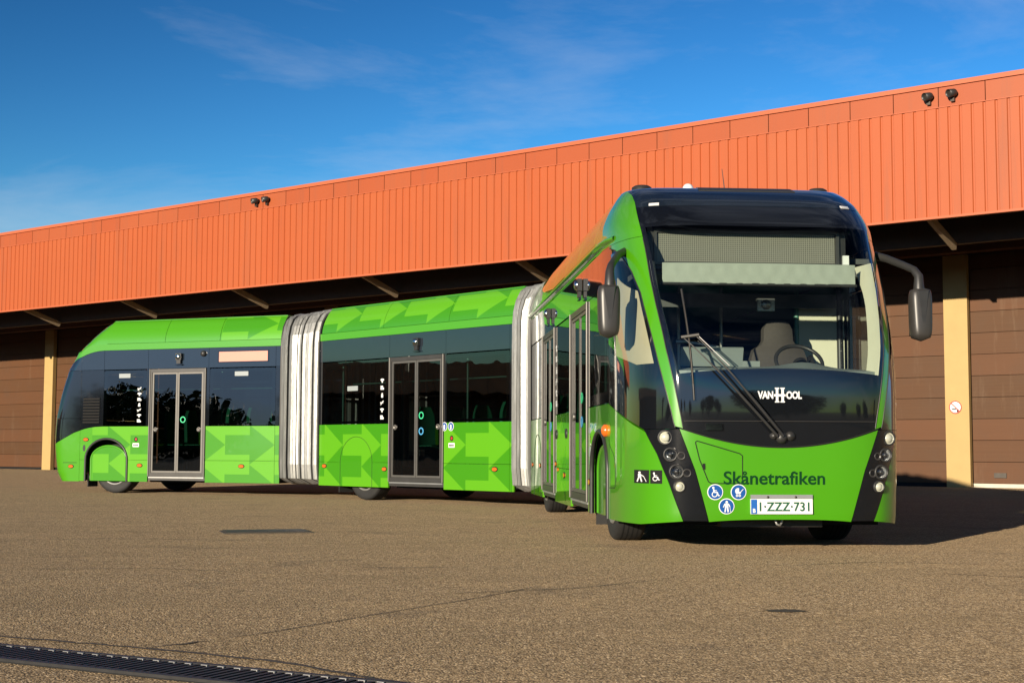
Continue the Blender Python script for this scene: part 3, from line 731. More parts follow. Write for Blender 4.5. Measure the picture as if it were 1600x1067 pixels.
PCT = smooth_tab([(.2, .03), (.3, .0), (.6, -.025), (1.06, -.045), (1.44, -.05), (1.74, -.01), (2.0, .08), (2.29, .22), (2.5, .335), (2.71, .46), (2.9, .59), (3.04, .75), (3.2, .97), (3.3, 1.15), (3.38, 1.34), (3.42, 1.55)], 5, 3)
def PC(z): return interp(PCT, z)
GMT = smooth_tab([(2.4, 1.0), (2.8, .97), (3.04, .80), (3.2, .58), (3.35, .36), (3.42, .25)], 5, 2)
def GM(z): return interp(GMT, z)      # how far the corners sweep back
def NS(a, z):
    sg = -1 if a < 0 else 1; a = abs(a); W = WR(z)
    if a <= AMAX: return bp(0, PC(z) + GM(z)*interp(TG, a), sg*interp(TW, a)*W/HW, z)
    return bp(0, PC(z) + GM(z)*1.30 + a - AMAX, sg*W, z)
def NN(a, z):
    e = .01; du = NS(a+e, z) - NS(a-e, z); dv = NS(a, z+e) - NS(a, z-e); n = du.cross(dv).normalized()
    return n
def aw(w): return math.copysign(interp(TIW, abs(w)), w)
def ap(p, z):
    g = p - PC(z); m = GM(z)*1.30; return interp(TIG, g/GM(z)) if g < m else AMAX + g - m
AI = smooth_tab([(.8, aw(.79)), (1.06, aw(.832)), (1.44, aw(.905)), (1.74, aw(.955)), (2.29, aw(1.025)), (2.71, aw(1.042)), (3.04, aw(1.07)), (3.2, aw(1.11)), (3.32, aw(1.17)), (3.42, aw(1.255))], 4, 2)
AO = smooth_tab([(1.0, aw(.878)), (1.08, aw(.897)), (1.67, aw(1.026)), (2.28, aw(1.11)), (2.50, aw(1.152)), (2.66, aw(1.20)), (2.76, aw(1.235)), (2.815, aw(1.262))], 4, 1)
CI = [(.25, aw(.612)), (.7, aw(.735)), (1.08, aw(.875))]; CO = [(.25, aw(.818)), (.6, aw(.945)), (.85, aw(1.035)), (1.03, aw(1.113)), (1.1, aw(1.14))]
def ai(z): return interp(AI, z)
def ao(z): return interp(AO, z)
def patch(name, aL, aR, zB, zT, nu, nv, mats, side=1, matf=None, parent=None, inset=.03, off=0.0, us=None, vs_=None, label=None, smooth=True):
    """aL, aR: functions of z; zB, zT: functions of u in 0..1; side -1 is the door side"""
    U = us or [k/nu for k in range(nu+1)]; V = vs_ or [k/nv for k in range(nv+1)]
    pts, rim, uv = [], [], []
    for v in V:
        row, rr, ur = [], [], []
        for u in U:
            z = zB(u) + (zT(u)-zB(u))*v; a = side*(aL(z) + (aR(z)-aL(z))*u)
            n = NN(a, z); q = NS(a, z) + n*off; row.append(q); rr.append(q - n*inset); ur.append((a, z))
        if side < 0: row, rr, ur = row[::-1], rr[::-1], ur[::-1]
        pts.append(row); rim.append(rr); uv.append(ur)
    o = MB().grid(pts, uv, matf, smooth, rim if inset else None).build(name, mats); attach(o, parent or bus)
    if label: o['label'] = label
    return o
zlow = lambda a: .905 + .16*min(1, abs(interp(TW, abs(a)))/.86)**2
# windscreen, one sheet: clear field with a printed black border
us = [-1, -.985, -.965, -.955, -.9, -.8, -.7, -.6, -.5, -.4, -.3, -.2, -.1]; us = us + [0] + [-q for q in us[::-1]]
V1 = [0, .2, .4, .6, .8, 1.0]; V2 = [1 + k/16 for k in range(1, 17)]; V3 = [2 + k/4 for k in range(1, 5)]
pts, rim, uv = [], [], []
for v in V1 + V2 + V3:
    row, rr = [], []
    for u in us:
        zl = zlow(u*.84) + .004; zc = 1.575 - .055*u*u
        z = zl + (zc-zl)*v if v <= 1 else (zc + (2.90-zc)*(v-1) if v <= 2 else 2.90 + .225*(v-2))
        a = u*(ai(z)-.004); n = NN(a, z); q = NS(a, z); row.append(q); rr.append(q - n*.03)
    pts.append(row); rim.append(rr)
nrow = len(V1) + len(V2) + len(V3)
def wmat(r_, c):
    zone = 0 if r_ < 5 else (1 if r_ < 5+16 else 2)
    return 0 if (zone == 1 and 3 <= c < len(us)-4) else 1
ws = MB().grid(pts, None, wmat, True, rim).build('windscreen', ['glass_clear', 'black_gloss']); attach(ws, bus)
attach(MB().tube([NS(aw(w), 1.125)+NN(aw(w), 1.125)*.001 for w in [-.83 + 1.66*k/24 for k in range(25)]], .004, 5).build('glass_seam', 'plastic_grey'), ws)
# visor over the windscreen, running into the roof
pts, rim = [], []
for k in range(15):
    z = 3.131 + (3.42-3.131)*math.sin(math.pi/2*k/14); row, rr = [], []
    for c in range(41):
        u = -1 + 2*c/40; a = u*(ai(z)-.003); n = NN(a, min(z, 3.40)); q = NS(a, z); row.append(q); rr.append(q - n*.03)
    pts.append(row); rim.append(rr)
last = pts[-1]
for k in range(1, 5):
    row, rr = [], []
    for q in last:
        pp = (q-SEC[0][0]).dot(SEC[0][1]); x = q + SEC[0][1]*(2.9-pp)*k/4 + UP*.012*math.sin(k/4*math.pi/2); row.append(x); rr.append(x - UP*.03)
    pts.append(row); rim.append(rr)
part(MB().grid(pts, None, None, True, rim), 'roof_visor', 'band_gloss')
# flat hatch let into the visor
pts = []
for k in range(7):
    z = 3.335 + .078*k/6; pts.append([NS(aw(w), z) + NN(aw(w), min(z, 3.39))*.007 for w in [-.48 + 1.06*c/20 for c in range(21)]])
part(MB().grid(pts, None, None, True, [[q - UP*.012 for q in r_] for r_ in pts]), 'roof_hatch', 'plastic')
for sd in (-1, 1):
    mk = patch('marker_lamp', lambda z: aw(.895), lambda z: aw(.985), lambda u: 3.135, lambda u: 3.16, 6, 2, 'white_gloss', sd, None, None, .01, .006)
# bumper face between the lamp clusters, with the small flap
bumper = patch('bumper', lambda z: -interp(CI, z)+.003, lambda z: interp(CI, z)-.003, lambda u: .292 - .02*abs(2*u-1)**3, lambda u: zlow((2*u-1)*.862)-.004, 44, 18, 'paint_plain')
part(MB().tube([NS(a_, zlow(a_))+NN(a_, zlow(a_))*.003 for a_ in [-.87 + 1.74*k/40 for k in range(41)]], .007, 6), 'windscreen_seal', 'joint')
fl = [(-.735, .945), (-.72, .955), (-.36, .85), (-.335, .83), (-.335, .61), (-.35, .597), (-.60, .597), (-.625, .612), (-.70, .80)]
fl_pts = []
for (w0, z0), (w1, z1) in zip(fl, fl[1:]+fl[:1]):
    for k in range(5): fl_pts.append((w0+(w1-w0)*k/5, z0+(z1-z0)*k/5))
attach(MB().tube([NS(aw(w), z) for w, z in fl_pts + fl_pts[:1]], .0045, 5, 0, False).build('flap_seam', 'joint'), bumper)
attach(MB().box(NS(aw(-.665), .74), (.02, .02, .05), SEC[0][2], SEC[0][1], UP).build('flap_hinge', 'joint'), bumper)
# pillars, corners, windows, fenders, lamp clusters
zft = lambda a: 1.03 + .278*max(0, (a-aw(1.113))/(ap(1.335, 1.2)-aw(1.113)))**.75
for sd in (-1, 1):
    patch('windscreen_pillar', lambda z: ai(z)+.002, lambda z: max(ao(z)-.002, ai(z)+.004), lambda u: 1.062+.02*u, lambda u: 2.812, 8, 40, 'paint_plain', sd)
    patch('roof_corner', lambda z: ai(z)+.002, lambda z: ap(2.2, z), lambda u: 2.816, lambda u: 3.419, 40, 18, 'paint_plain', sd, vs_=[math.sin(math.pi/2*k/18) for k in range(19)])
    # edge strips along the pillar
    for f_ in (ai, ao): part(MB().tube([NS(sd*f_(z), z) + NN(sd*f_(z), z)*.001 for z in [1.07 + 1.72*k/40 for k in range(41)]], .005, 5), 'pillar_edge', 'plastic_grey')
    # corner window: lower part printed black, upper part clear
    amul = lambda z: ap(1.34, z)
    def zB(u, amul=amul):
        a = ao(1.1) + (amul(1.1)-ao(1.1))*u; return max(1.058, zft(a)+.004) if a > aw(1.113) else 1.058
    cw = patch('corner_window', lambda z: ao(z)+.003, amul, zB, lambda u: 2.80, 24, 40, ['glass_clear', 'black_gloss'], sd,
               lambda r_, c: 0 if (13 <= r_ < 37 and 2 <= c < 23) else 1)
    # fender up to the front wheel arch
    patch('front_fender', lambda z: interp(CO, z)+.004, lambda z: ap(1.333, z), lambda u: .275 - .04*min(1, u*3), lambda u: zft(interp(CO, 1.03) + (ap(1.333, 1.2)-interp(CO, 1.03))*u), 40, 20, 'paint_plain', sd)
    lc = patch('lamp_cluster', lambda z: interp(CI, z)+.002, lambda z: interp(CO, z)-.001, lambda u: .278, lambda u: 1.054 - .0*u, 14, 24, 'black_gloss', sd)
    for k, (w, z, r_) in enumerate(((.975, .985, .050), (.935, .84, .048), (.888, .695, .050), (.865, .570, .040))):
        a = sd*aw(w); n = NN(a, z); fwd = SEC[0][1]*-1; n = (n*.35 + fwd*.65).normalized(); c = NS(a, z) + n*.012
        attach(MB().lathe(c, n, [(r_*1.35, -.04), (r_*1.28, .01), (r_*1.05, .016), (r_*1.0, .0)], 28).build('lamp_bezel', 'plastic'), lc)
        if k in (0, 3):
            attach(MB().lathe(c, n, [(r_*1.0, .004), (r_*.86, -.004), (r_*.80, -.006), (r_*.78, .004), (r_*.4, .012), (0, .014)], 28).build('headlamp', 'lamp_cream'), lc)
            attach(MB().lathe(c, n, [(r_*1.0, .006), (r_*.8, .020), (r_*.4, .028), (0, .030)], 28).build('lamp_lens', 'lens'), lc)
        else:
            attach(MB().lathe(c, n, [(r_*.98, .004), (r_*.8, -.02), (r_*.45, -.035), (0, -.038)], 28).build('headlamp', 'reflector'), lc)
            attach(MB().lathe(c, n, [(r_*.42, -.03), (r_*.40, .006), (r_*.2, .012), (0, .014)], 20).build('lamp_bulb', 'plastic_grey'), lc)
            attach(MB().lathe(c, n, [(r_*.99, .006), (r_*.8, .018), (r_*.4, .026), (0, .028)], 28).build('lamp_lens', 'lens'), lc)
        if k in (1, 2):
            a2 = sd*aw(w-.085 if sd < 0 else w-.075); c2 = NS(a2, z-.01) + n*.004
            attach(MB().lathe(c2, n, [(r_*.72, -.02), (r_*.68, .006), (r_*.55, .0), (0, -.02)], 20).build('side_lamp', 'plastic_grey'), lc)
for sd in (-1, 1):
    ol = [(1.30, .93), (1.10, .84), (1.045, .80), (1.015, .70), (1.02, .545), (1.05, .53), (1.30, .525)]; dn = []
    for (p0_, z0_), (p1_, z1_) in zip(ol, ol[1:]):
        for k in range(6): dn.append((p0_+(p1_-p0_)*k/6, z0_+(z1_-z0_)*k/6))
    part(MB().tube([NS(sd*ap(p_, z_), z_) for p_, z_ in dn + [ol[-1]]], .0035, 5, 0, False), 'flap_seam', 'joint')
# dark lining behind the nose panels so joints read black
patch('nose_lining', lambda z: -ap(1.6, z), lambda z: ap(1.6, z), lambda u: .31, lambda u: 1.0, 60, 10, 'joint', 1, None, None, 0, -.055)
# ---- front section sides
section_pts = (2.72, 4.30, 5.86, 7.50)
part(MB().box(bp(0, 5.0, 0, .31), (8.4, 2*HW-.14, .06), SEC[0][1], SEC[0][2], UP), 'floor', 'interior_dark')
part(MB().box(bp(0, 5.8, 0, 3.41), (6.8, 2.07, .03), SEC[0][1], SEC[0][2], UP), 'roof_top', 'paint_plain')
part(MB().box(bp(0, 5.15, 0, 2.66), (8.1, 2*HW-.12, .05), SEC[0][1], SEC[0][2], UP), 'ceiling', 'ceiling_grey')
part(sideplate(0, rect(1.34, 9.2, ZS, ZB), HW), 'side_panel', 'paint_plain'); part(sideplate(0, rect(1.9, 9.2, ZB+.004, ZH-.003), HW-.003), 'side_glazing', 'black_gloss')
for sd in (-1, 1):
    patch('header_panel', lambda z: ap(1.345, z), lambda z: ap(2.715, z), lambda u: ZD+.008, lambda u: 2.812, 14, 4, 'band_gloss', sd)
    patch('side_window', lambda z: ap(1.345, z), lambda z: ap(2.715, z), lambda u: ZB+.01, lambda u: ZD, 16, 10, ['glass_tint', 'black_gloss'], sd, lambda r_, c: 0 if (1 <= r_ < 9 and 1 <= c < 15) else 1, inset=.02)
door(0, 2.80, 4.28, ('ring_green', 'ring_blue')); door(0, 5.93, 7.46, ('ring_green', 'ring_blue'))
post(0, 2.72, 2.795); post(0, 4.285, 4.31); post(0, 5.87, 5.925); post(0, 7.465, 7.50); post(0, 9.12, 9.2)
pane(0, 4.31, 5.87); pane(0, 7.50, 9.12)
for a, b in ((2.72, 4.3), (4.3, 5.88), (5.88, 7.48), (7.48, 9.2)): header(0, a, b)
lower_plain(0, 4.285, 5.925); lower_arch(0, 7.465, 9.2, 8.18, .50, 1.10, 'flush'); lower_arch(0, 1.335, 2.795, 1.93, .565, 1.06, 'open')
cove(0, 2.2, 9.2, 'paint_plain')
for a, b in ((2.2, 3.7), (3.7, 5.4), (5.4, 7.2), (7.2, 9.3)):
    fairing(0, a, b, 'roof_fairing', 'roof_front'); fairing(0, a, b, 'roof_fairing', 'paint_plain', 1)
# rain gutter ledge along the door side, tapering off at the front corner
def gutter(sd):
    prof = [(0, .0), (.05, .012), (.058, .03), (.045, .042), (0, .05)]; ps = [1.25, 1.4, 1.7, 2.2, 3, 4, 5, 6, 7, 8, 9.2]; pts = []
    for p in ps:
        f_ = min(1, (p-1.15)/.3); row = []
        for (o_, dz) in prof:
            a = sd*ap(p, 2.86); q = NS(a, 2.86); n = NN(a, 2.84); row.append(q + n*o_*f_ + UP*(dz-.015))
        pts.append(row if sd > 0 else row[::-1])
    part(MB().grid(pts), 'rain_gutter', 'paint_plain')
gutter(-1); gutter(1)
tyre_set(0, 1.95); tyre_set(0, 8.15)
for p, z in ((2.70, .545), (4.95, .575), (5.86, .70), (7.85, .66), (8.95, .66)): marker(0, p, z)
a = -ap(1.47, 1.06); part(MB().lathe(NS(a, 1.06), NN(a, 1.06), [(.06, 0), (.058, .03), (.03, .05), (0, .055)], 20), 'side_marker', 'amber')
sticker(0, 2.66, .86, .09, .10); sticker(0, 2.66, 1.08, .14, .06); sticker(0, 2.64, .62, .07, .30, 'ring_green'); sticker(0, 1.50, .80, .10, .09)
icon_column(0, 7.62, 1.45, 2.15, 6); icon_column(0, 5.78, 1.45, 2.15, 6)
for p in (4.72, 5.75): part(MB().lathe(bp(0, p, -HW-.002, 1.07), SEC[0][2]*-1, [(.06, 0), (.055, .012), (.03, .015), (.025, .003), (0, .003)], 18), 'panel_lock', 'plastic')
door_camera(0, 3.30, 2.66); door_camera(0, 6.5, 2.66)
# ---- underbody
for (i_, a, b) in ((0, .45, 1.25), (0, 2.7, 7.4), (1, .3, 3.2), (2, .3, 3.1)):
    part(MB().box(bp(i_, (a+b)/2, 0, .255), (b-a, 2.0, .06), SEC[i_][1], SEC[i_][2], UP), 'underbody', 'joint')
part(MB().box(bp(0, .55, 0, .25), (.5, .9, .07), SEC[0][1], SEC[0][2], UP), 'tow_frame', 'steel_dark')
part(MB().tube([bp(0, .12, -.02, .285), bp(0, .10, -.01, .25), bp(0, .12, .02, .235), bp(0, .14, .045, .26), bp(0, .14, .05, .29)], .010, 6), 'tow_hook', 'galv')
for (i_, p) in ((0, 1.95), (0, 8.15), (1, 3.9), (2, 3.83)):
    part(MB().tube([bp(i_, p, -1.0, .485), bp(i_, p, 1.0, .485)], .09, 10), 'axle', 'steel_dark')
# mud flaps
for (i_, p) in ((0, 2.55), (2, 4.42), (1, 4.55)): part(MB().box(bp(i_, p, -HW+.2, .25), (.02, .30, .26), SEC[i_][1], SEC[i_][2], UP), 'mud_flap', 'rubber')

# ---- mirrors
for sd in (-1, 1):
    root = NS(sd*ap(1.02, 2.72), 2.72); top = bp(0, .42, sd*1.40, 2.46)
    mr = part(MB().tube([root - SEC[0][2]*sd*.05, root.lerp(top, .3) + UP*.012, root.lerp(top, .7) + UP*.02, top.lerp(root, .10) + UP*.02, top - UP*.02, top - UP*.14], [.040, .036, .034, .034, .040, .050], 12), 'mirror', 'plastic')
    # shell: rounded box built from superellipse rings
    pts = []; c0 = bp(0, .42, sd*1.41, 2.10)
    for k in range(17):
        v = -1 + 2*k/16; hh = .245; sc_ = (1-abs(v)**5)**.25 if abs(v) < 1 else .02
        wd = .098*(1+.06*v)*max(sc_, .05); dp = .085*max(sc_, .05)*(1 - .12*v); row = []
        for j in range(25):
            an = 2*math.pi*j/24; cx, sx = math.cos(an), math.sin(an)
            x = math.copysign(abs(cx)**.55, cx)*wd; y = math.copysign(abs(sx)**.7, sx)*dp
            row.append(c0 + SEC[0][2]*x*1.0 + SEC[0][1]*y + UP*v*hh)
        pts.append(row)
    hs_ = MB().grid(pts).build('housing', 'plastic_grey'); attach(hs_, mr)
    tri = [(-.045, .20), (.045, .20), (.012, -.09), (-.012, -.09)]
    cen = c0 - SEC[0][1]*.088
    attach(MB().add([cen + SEC[0][2]*x + UP*z for x, z in tri] + [cen + SEC[0][1]*.012 + SEC[0][2]*x*1.25 + UP*(z+(.01 if z > 0 else -.02)) for x, z in tri],
                    [(0, 1, 2, 3), (0, 4, 5, 1), (1, 5, 6, 2), (2, 6, 7, 3), (3, 7, 4, 0)]).build('housing_crest', 'plastic'), mr)
    attach(MB().box(c0 + SEC[0][1]*.075, (.15, .02, .38), SEC[0][2], SEC[0][1], UP).build('mirror_glass', 'chrome'), mr)
# ---- wiper
wp = part(MB().lathe(NS(aw(.0), .985), NN(0, .985), [(.05, 0), (.045, .03), (.02, .045), (0, .045)], 16).lathe(NS(aw(.075), 1.0), NN(0, 1.0), [(.04, 0), (.035, .03), (0, .035)], 14).lathe(NS(aw(-.07), 1.0), NN(0, 1.0), [(.03, 0), (.026, .03), (0, .035)], 14), 'wiper', 'plastic')
def on(w, z, h): return NS(aw(w), z) + NN(aw(w), z)*h
for (w0, z0, w1, z1) in ((-.045, 1.0, -.81, 1.815), (.005, 1.0, -.71, 1.83)):
    ph = [on(w0 + (w1-w0)*k/12, z0 + (z1-z0)*k/12, .05 + .03*math.sin(math.pi*k/12)) for k in range(13)]
    attach(MB().tube(ph, [.013]*6 + [.009]*3 + [.006]*4, 8).build('wiper_arm', 'plastic'), wp)
attach(MB().tube([on(-.83, 1.82, .06), on(-.69, 1.84, .06)], .014, 8).build('arm_yoke', 'alu'), wp)
bl = [on(-.795 + .05*(1-k/14)*1.0, 1.30 + .96*k/14, .03) for k in range(15)]
attach(MB().tube(bl, .011, 6).build('wiper_blade', 'plastic'), wp); attach(MB().tube([q + NN(aw(-.77), 1.8)*.014 for q in bl[2:13]], .006, 6).build('blade_spine', 'steel_dark'), wp)
attach(MB().tube([on(-.70, 1.84, .05), on(-.45, 1.585, .055)], .005, 6).build('washer_pipe', 'galv'), wp)
# camera blister on the lower glass
part(MB().box(on(-.585, 1.075, .012), (.14, .05, .055), SEC[0][2], SEC[0][1], UP), 'front_camera', 'black_gloss')
# ---- number plate
pl = part(MB().box(on(0, .405, .012), (.535, .018, .128), SEC[0][2], SEC[0][1], UP), 'number_plate', 'white_gloss')
attach(MB().box(on(0, .487, .012), (.535, .016, .034), SEC[0][2], SEC[0][1], UP).build('plate_holder', 'galv'), pl)
attach(MB().box(on(-.238, .405, .022), (.052, .006, .120), SEC[0][2], SEC[0][1], UP).build('euro_band', 'euro_blue'), pl)
fr = [bp(0, -.055, sx*.2685, .405 + sz*.0655) for sx, sz in ((-1, -1), (1, -1), (1, 1), (-1, 1), (-1, -1))]
for wq in (-.12, .12): attach(MB().lathe(on(wq, .485, .02), SEC[0][1]*-1, [(.010, 0), (.010, .006), (0, .008)], 10).build('screw', 'steel_dark'), pl)
def lettering(txt, size, mat, name, mapf, parent, bold=0.0, spacing=1.0, width=None, align='CENTER', shear=0):
    cu = bpy.data.curves.new('lettering', 'FONT'); cu.body = txt; cu.size = size; cu.align_x = align; cu.align_y = 'CENTER'; cu.offset = bold; cu.space_character = spacing; cu.shear = shear; cu.resolution_u = 6
    to = bpy.data.objects.new('tmp', cu); sc.collection.objects.link(to); bpy.context.view_layer.update()
    me = to.evaluated_get(bpy.context.evaluated_depsgraph_get()).to_mesh()
    vs = [tuple(v.co) for v in me.vertices]; fs = [tuple(p.vertices) for p in me.polygons]; to.to_mesh_clear() if False else None
    sc.collection.objects.unlink(to); bpy.data.objects.remove(to)
    x0, x1 = min(v[0] for v in vs), max(v[0] for v in vs); y0, y1 = min(v[1] for v in vs), max(v[1] for v in vs); k = (width/(x1-x0)) if width else 1
    mb = MB().add([mapf((v[0]-(x0+x1)/2)*k, v[1]-(y0+y1)/2) for v in vs], fs)
    o = mb.build(name, mat); attach(o, parent); return o
plm = lambda x, y: on(0, .405, .0275) + SEC[0][2]*(x+.022) + UP*y
lettering('1·ZZZ·731', .105, 'plate_green', 'plate_characters', plm, pl, .002, 1.05, .43)
lettering('B', .045, 'white', 'country_letter', lambda x, y: on(-.238, .372, .031) + SEC[0][2]*x + UP*y, pl, .0015)
lettering('Skånetrafiken', .155, 'text_green', 'operator_lettering', lambda x, y: on(-.06 + x, .645 + y + .0, .006), bus, .0022, 1.0, .875)
# maker's name: heavy letters with the tall double cross-barred centre
def logo(w, z): return on(w - .011, z + 1.347, .006)
lgo = lettering('VAN', .085, 'white', 'maker_lettering', lambda x, y: logo(x-.126, y), bus, .0035, .95, .135)
lettering('OOL', .085, 'white', 'maker_lettering', lambda x, y: logo(x+.122, y), bus, .0035, .95, .135)
mb = MB()
def lq(w0, w1, z0, z1): mb.add([logo(w0, z0), logo(w1, z0), logo(w1, z1), logo(w0, z1)], [(0, 1, 2, 3)])
for q in (-.036, .012): lq(q, q+.022, -.062, .062)
lq(-.052, .048, -.012, .008)
for q in (-.036, .012): lq(q-.008, q+.030, .052, .063); lq(q-.008, q+.030, -.063, -.052)
attach(mb.build('maker_lettering', 'white'), bus)
# ---- pictogram badges
def disc(c, n_, r, mat, name, parent, h): 
    return (attach(MB().lathe(c, n_, [(r, 0), (r, h), (0, h)], 36, smooth=False).build(name, mat), parent))
def badge(w, z, r, kind):
    n_ = NN(aw(w), z); c = on(w, z, .002)
    b = part(MB().lathe(c, n_, [(r, 0), (r, .003), (0, .003)], 36, smooth=False), 'pictogram_badge', 'white')
    attach(MB().lathe(c, n_, [(r*.9, .0035), (r*.9, .005), (0, .005)], 36, smooth=False).build('badge_field', 'sign_blue'), b)
    figure(kind, lambda x, y: on(w + x*r, z + y*r, .0085), b)
def figure(kind, f, parent, mat='white'):
    mb = MB()
    def poly(pl_): mb.add([f(x, y) for x, y in pl_], [tuple(range(len(pl_)))])
    def circ(x, y, r, n=16): poly([(x + r*math.cos(2*math.pi*k/n), y + r*math.sin(2*math.pi*k/n)) for k in range(n)])
    def ring(x, y, r0, r1, a0=0, a1=360, n=20):
        pp = [(x + r1*math.cos(R(a0+(a1-a0)*k/n)), y + r1*math.sin(R(a0+(a1-a0)*k/n))) for k in range(n+1)]; qq = [(x + r0*math.cos(R(a0+(a1-a0)*k/n)), y + r0*math.sin(R(a0+(a1-a0)*k/n))) for k in range(n+1)]
        for k in range(n): poly([pp[k], pp[k+1], qq[k+1], qq[k]])
    def bar(x0, y0, x1, y1, t):
        L_ = math.hypot(x1-x0, y1-y0); nx, ny = -(y1-y0)/L_*t/2, (x1-x0)/L_*t/2; poly([(x0+nx, y0+ny), (x0-nx, y0-ny), (x1-nx, y1-ny), (x1+nx, y1+ny)])
    if kind == 'wheelchair':
        circ(-.25, .55, .14); bar(-.22, .42, -.14, -.02, .16); bar(-.16, -.02, .28, -.04, .13); bar(.26, 0, .42, -.5, .12); bar(.40, -.46, .58, -.42, .10); bar(-.2, .22, .2, .18, .09); ring(-.08, -.28, .26, .36, 100, 380)
    elif kind == 'pram':
        poly([(-.45, .05), (.35, .05), (.22, -.22), (-.3, -.22)]); poly([(-.45, .08), (-.4, .35), (-.2, .5), (.05, .5), (.05, .08)]); bar(.3, .08, .6, .38, .08); ring(-.2, -.45, .07, .15); ring(.15, -.45, .07, .15); bar(-.2, -.25, -.2, -.35, .06); bar(.15, -.25, .15, -.35, .06)
    elif kind == 'person':
        circ(0, .55, .15); poly([(-.2, .38), (.2, .38), (.22, -.15), (-.22, -.15)]); bar(-.11, -.1, -.2, -.72, .17); bar(.11, -.1, .2, -.72, .17); bar(-.22, .34, -.42, -.12, .11); bar(.22, .34, .42, -.06, .11); bar(.42, -.05, .5, -.7, .05)
    elif kind == 'walker':
        circ(-.1, .62, .16); poly([(-.28, .42), (.08, .42), (.12, -.1), (-.26, -.1)]); bar(-.16, -.05, -.38, -.8, .16); bar(.0, -.05, .16, -.8, .16); bar(.05, .3, .38, .0, .11); bar(.36, .05, .62, -.75, .06)
    attach(mb.build('figure', mat), parent)
badge(-.568, .525, .067, 'wheelchair'); badge(-.369, .525, .067, 'pram'); badge(-.470, .405, .067, 'person')
for (x0, x1, kind) in ((1.088, 1.178, 'walker'), (.995, 1.078, 'wheelchair')):
    aa, ab = -aw(x1), -aw(x0); ctr = (aa+ab)/2; hwid = (ab-aa)/2
    pts = [[NS(aa + (ab-aa)*c/4, .59 + .115*r_/4) + NN(aa + (ab-aa)*c/4, .64)*.003 for c in range(5)] for r_ in range(5)]
    b = part(MB().grid(pts, None, None, True, [[q - NN(ctr, .64)*.003 for q in r_] for r_ in pts]), 'pictogram_badge', 'joint')
    figure(kind, lambda x, y: NS(ctr + x*hwid*1.2, .648 + y*.056) + NN(ctr + x*hwid, .648)*.006, b)
# ---- roof fittings
for w in (-.90, .90): part(MB().lathe(bp(0, 1.75, w*.98, 3.40), UP, [(.10, 0), (.098, .05), (.07, .068), (0, .07)], 20), 'roof_pod', 'plastic')
part(MB().lathe(bp(0, 1.75, -.42, 3.41), UP, [(.065, 0), (.06, .04), (.04, .075), (.02, .088), (0, .09)], 18), 'antenna_dome', 'white_gloss')
part(MB().tube([bp(0, 1.75, -.05, 3.42), bp(0, 1.78, -.07, 3.66)], [.006, .003], 6), 'rod_antenna', 'plastic')

# ---- driver's cab
D0, L0 = SEC[0][1], SEC[0][2]
def inner(a, z, d): return NS(a, z) - NN(a, z)*d
pts = []
for k in range(9):
    f_ = k/8; row = []
    for c in range(31):
        u = -1 + 2*c/30; a = u*aw(.98); q0 = inner(a, 1.55, .06); q1 = bp(0, .95, u*1.0, 1.56)
        q = q0.lerp(q1, f_); q = q + UP*(.05*math.sin(math.pi*f_)*(1-.5*u*u) + .015 + (.05*math.exp(-((u-.36)/.22)**2) if f_ > .4 else 0)); row.append(q)
    pts.append(row)
dash = part(MB().grid(pts, None, None, True, [[q - UP*.45 for q in r_] for r_ in pts]), 'dashboard', 'dash')
attach(MB().box(bp(0, .40, -.50, 1.70), (.56, .03, .17), L0, (D0 + UP*.35).normalized(), (UP - D0*.35).normalized()).build('fare_console', 'dash'), dash)
sw = part(MB().tube([bp(0, .78, .40, 1.68) + (L0*math.cos(2*math.pi*k/32) + (UP*.62 - D0*-.55).normalized()*math.sin(2*math.pi*k/32))*.215 for k in range(33)], .018, 8, 0, False), 'steering_wheel', 'plastic')
mb = MB(); c = bp(0, .75, .40, 1.66)
for an in (200, 340, 270): mb.tube([c, bp(0, .78, .40, 1.68) + (L0*math.cos(R(an)) + (UP*.62 + D0*.55).normalized()*math.sin(R(an)))*.21], .014, 6)
mb.lathe(c, (UP*.55 - D0*.0 + D0*.6).normalized(), [(.07, -.02), (.065, .02), (0, .03)], 16); attach(mb.build('wheel_hub', 'plastic'), sw)
for (w_, p_, z_, sx, sz) in ((.40, .62, 1.585, .34, .07), (-.86, .62, 1.78, .16, .22)):
    o_ = MB().box(bp(0, p_, w_, z_), (sx, .05, sz), L0, (D0 + UP*.3).normalized(), (UP - D0*.3).normalized()).build('dash_screen', 'plastic'); attach(o_, dash)
attach(MB().box(bp(0, .80, -.30, 1.66), (.20, .16, .16), L0, D0, UP).build('ticket_machine', 'plastic_grey'), dash)
part(MB().tube([bp(0, 1.25, -.25, 1.2), bp(0, 1.25, -.25, 1.85), bp(0, 1.3, -.55, 1.9), bp(0, 1.3, -.95, 1.9)], .02, 8), 'grab_rail', 'galv')
part(MB().box(bp(0, 1.28, -.05, 1.42), (.03, .42, .60), D0, L0, UP), 'cab_gate', 'dash')
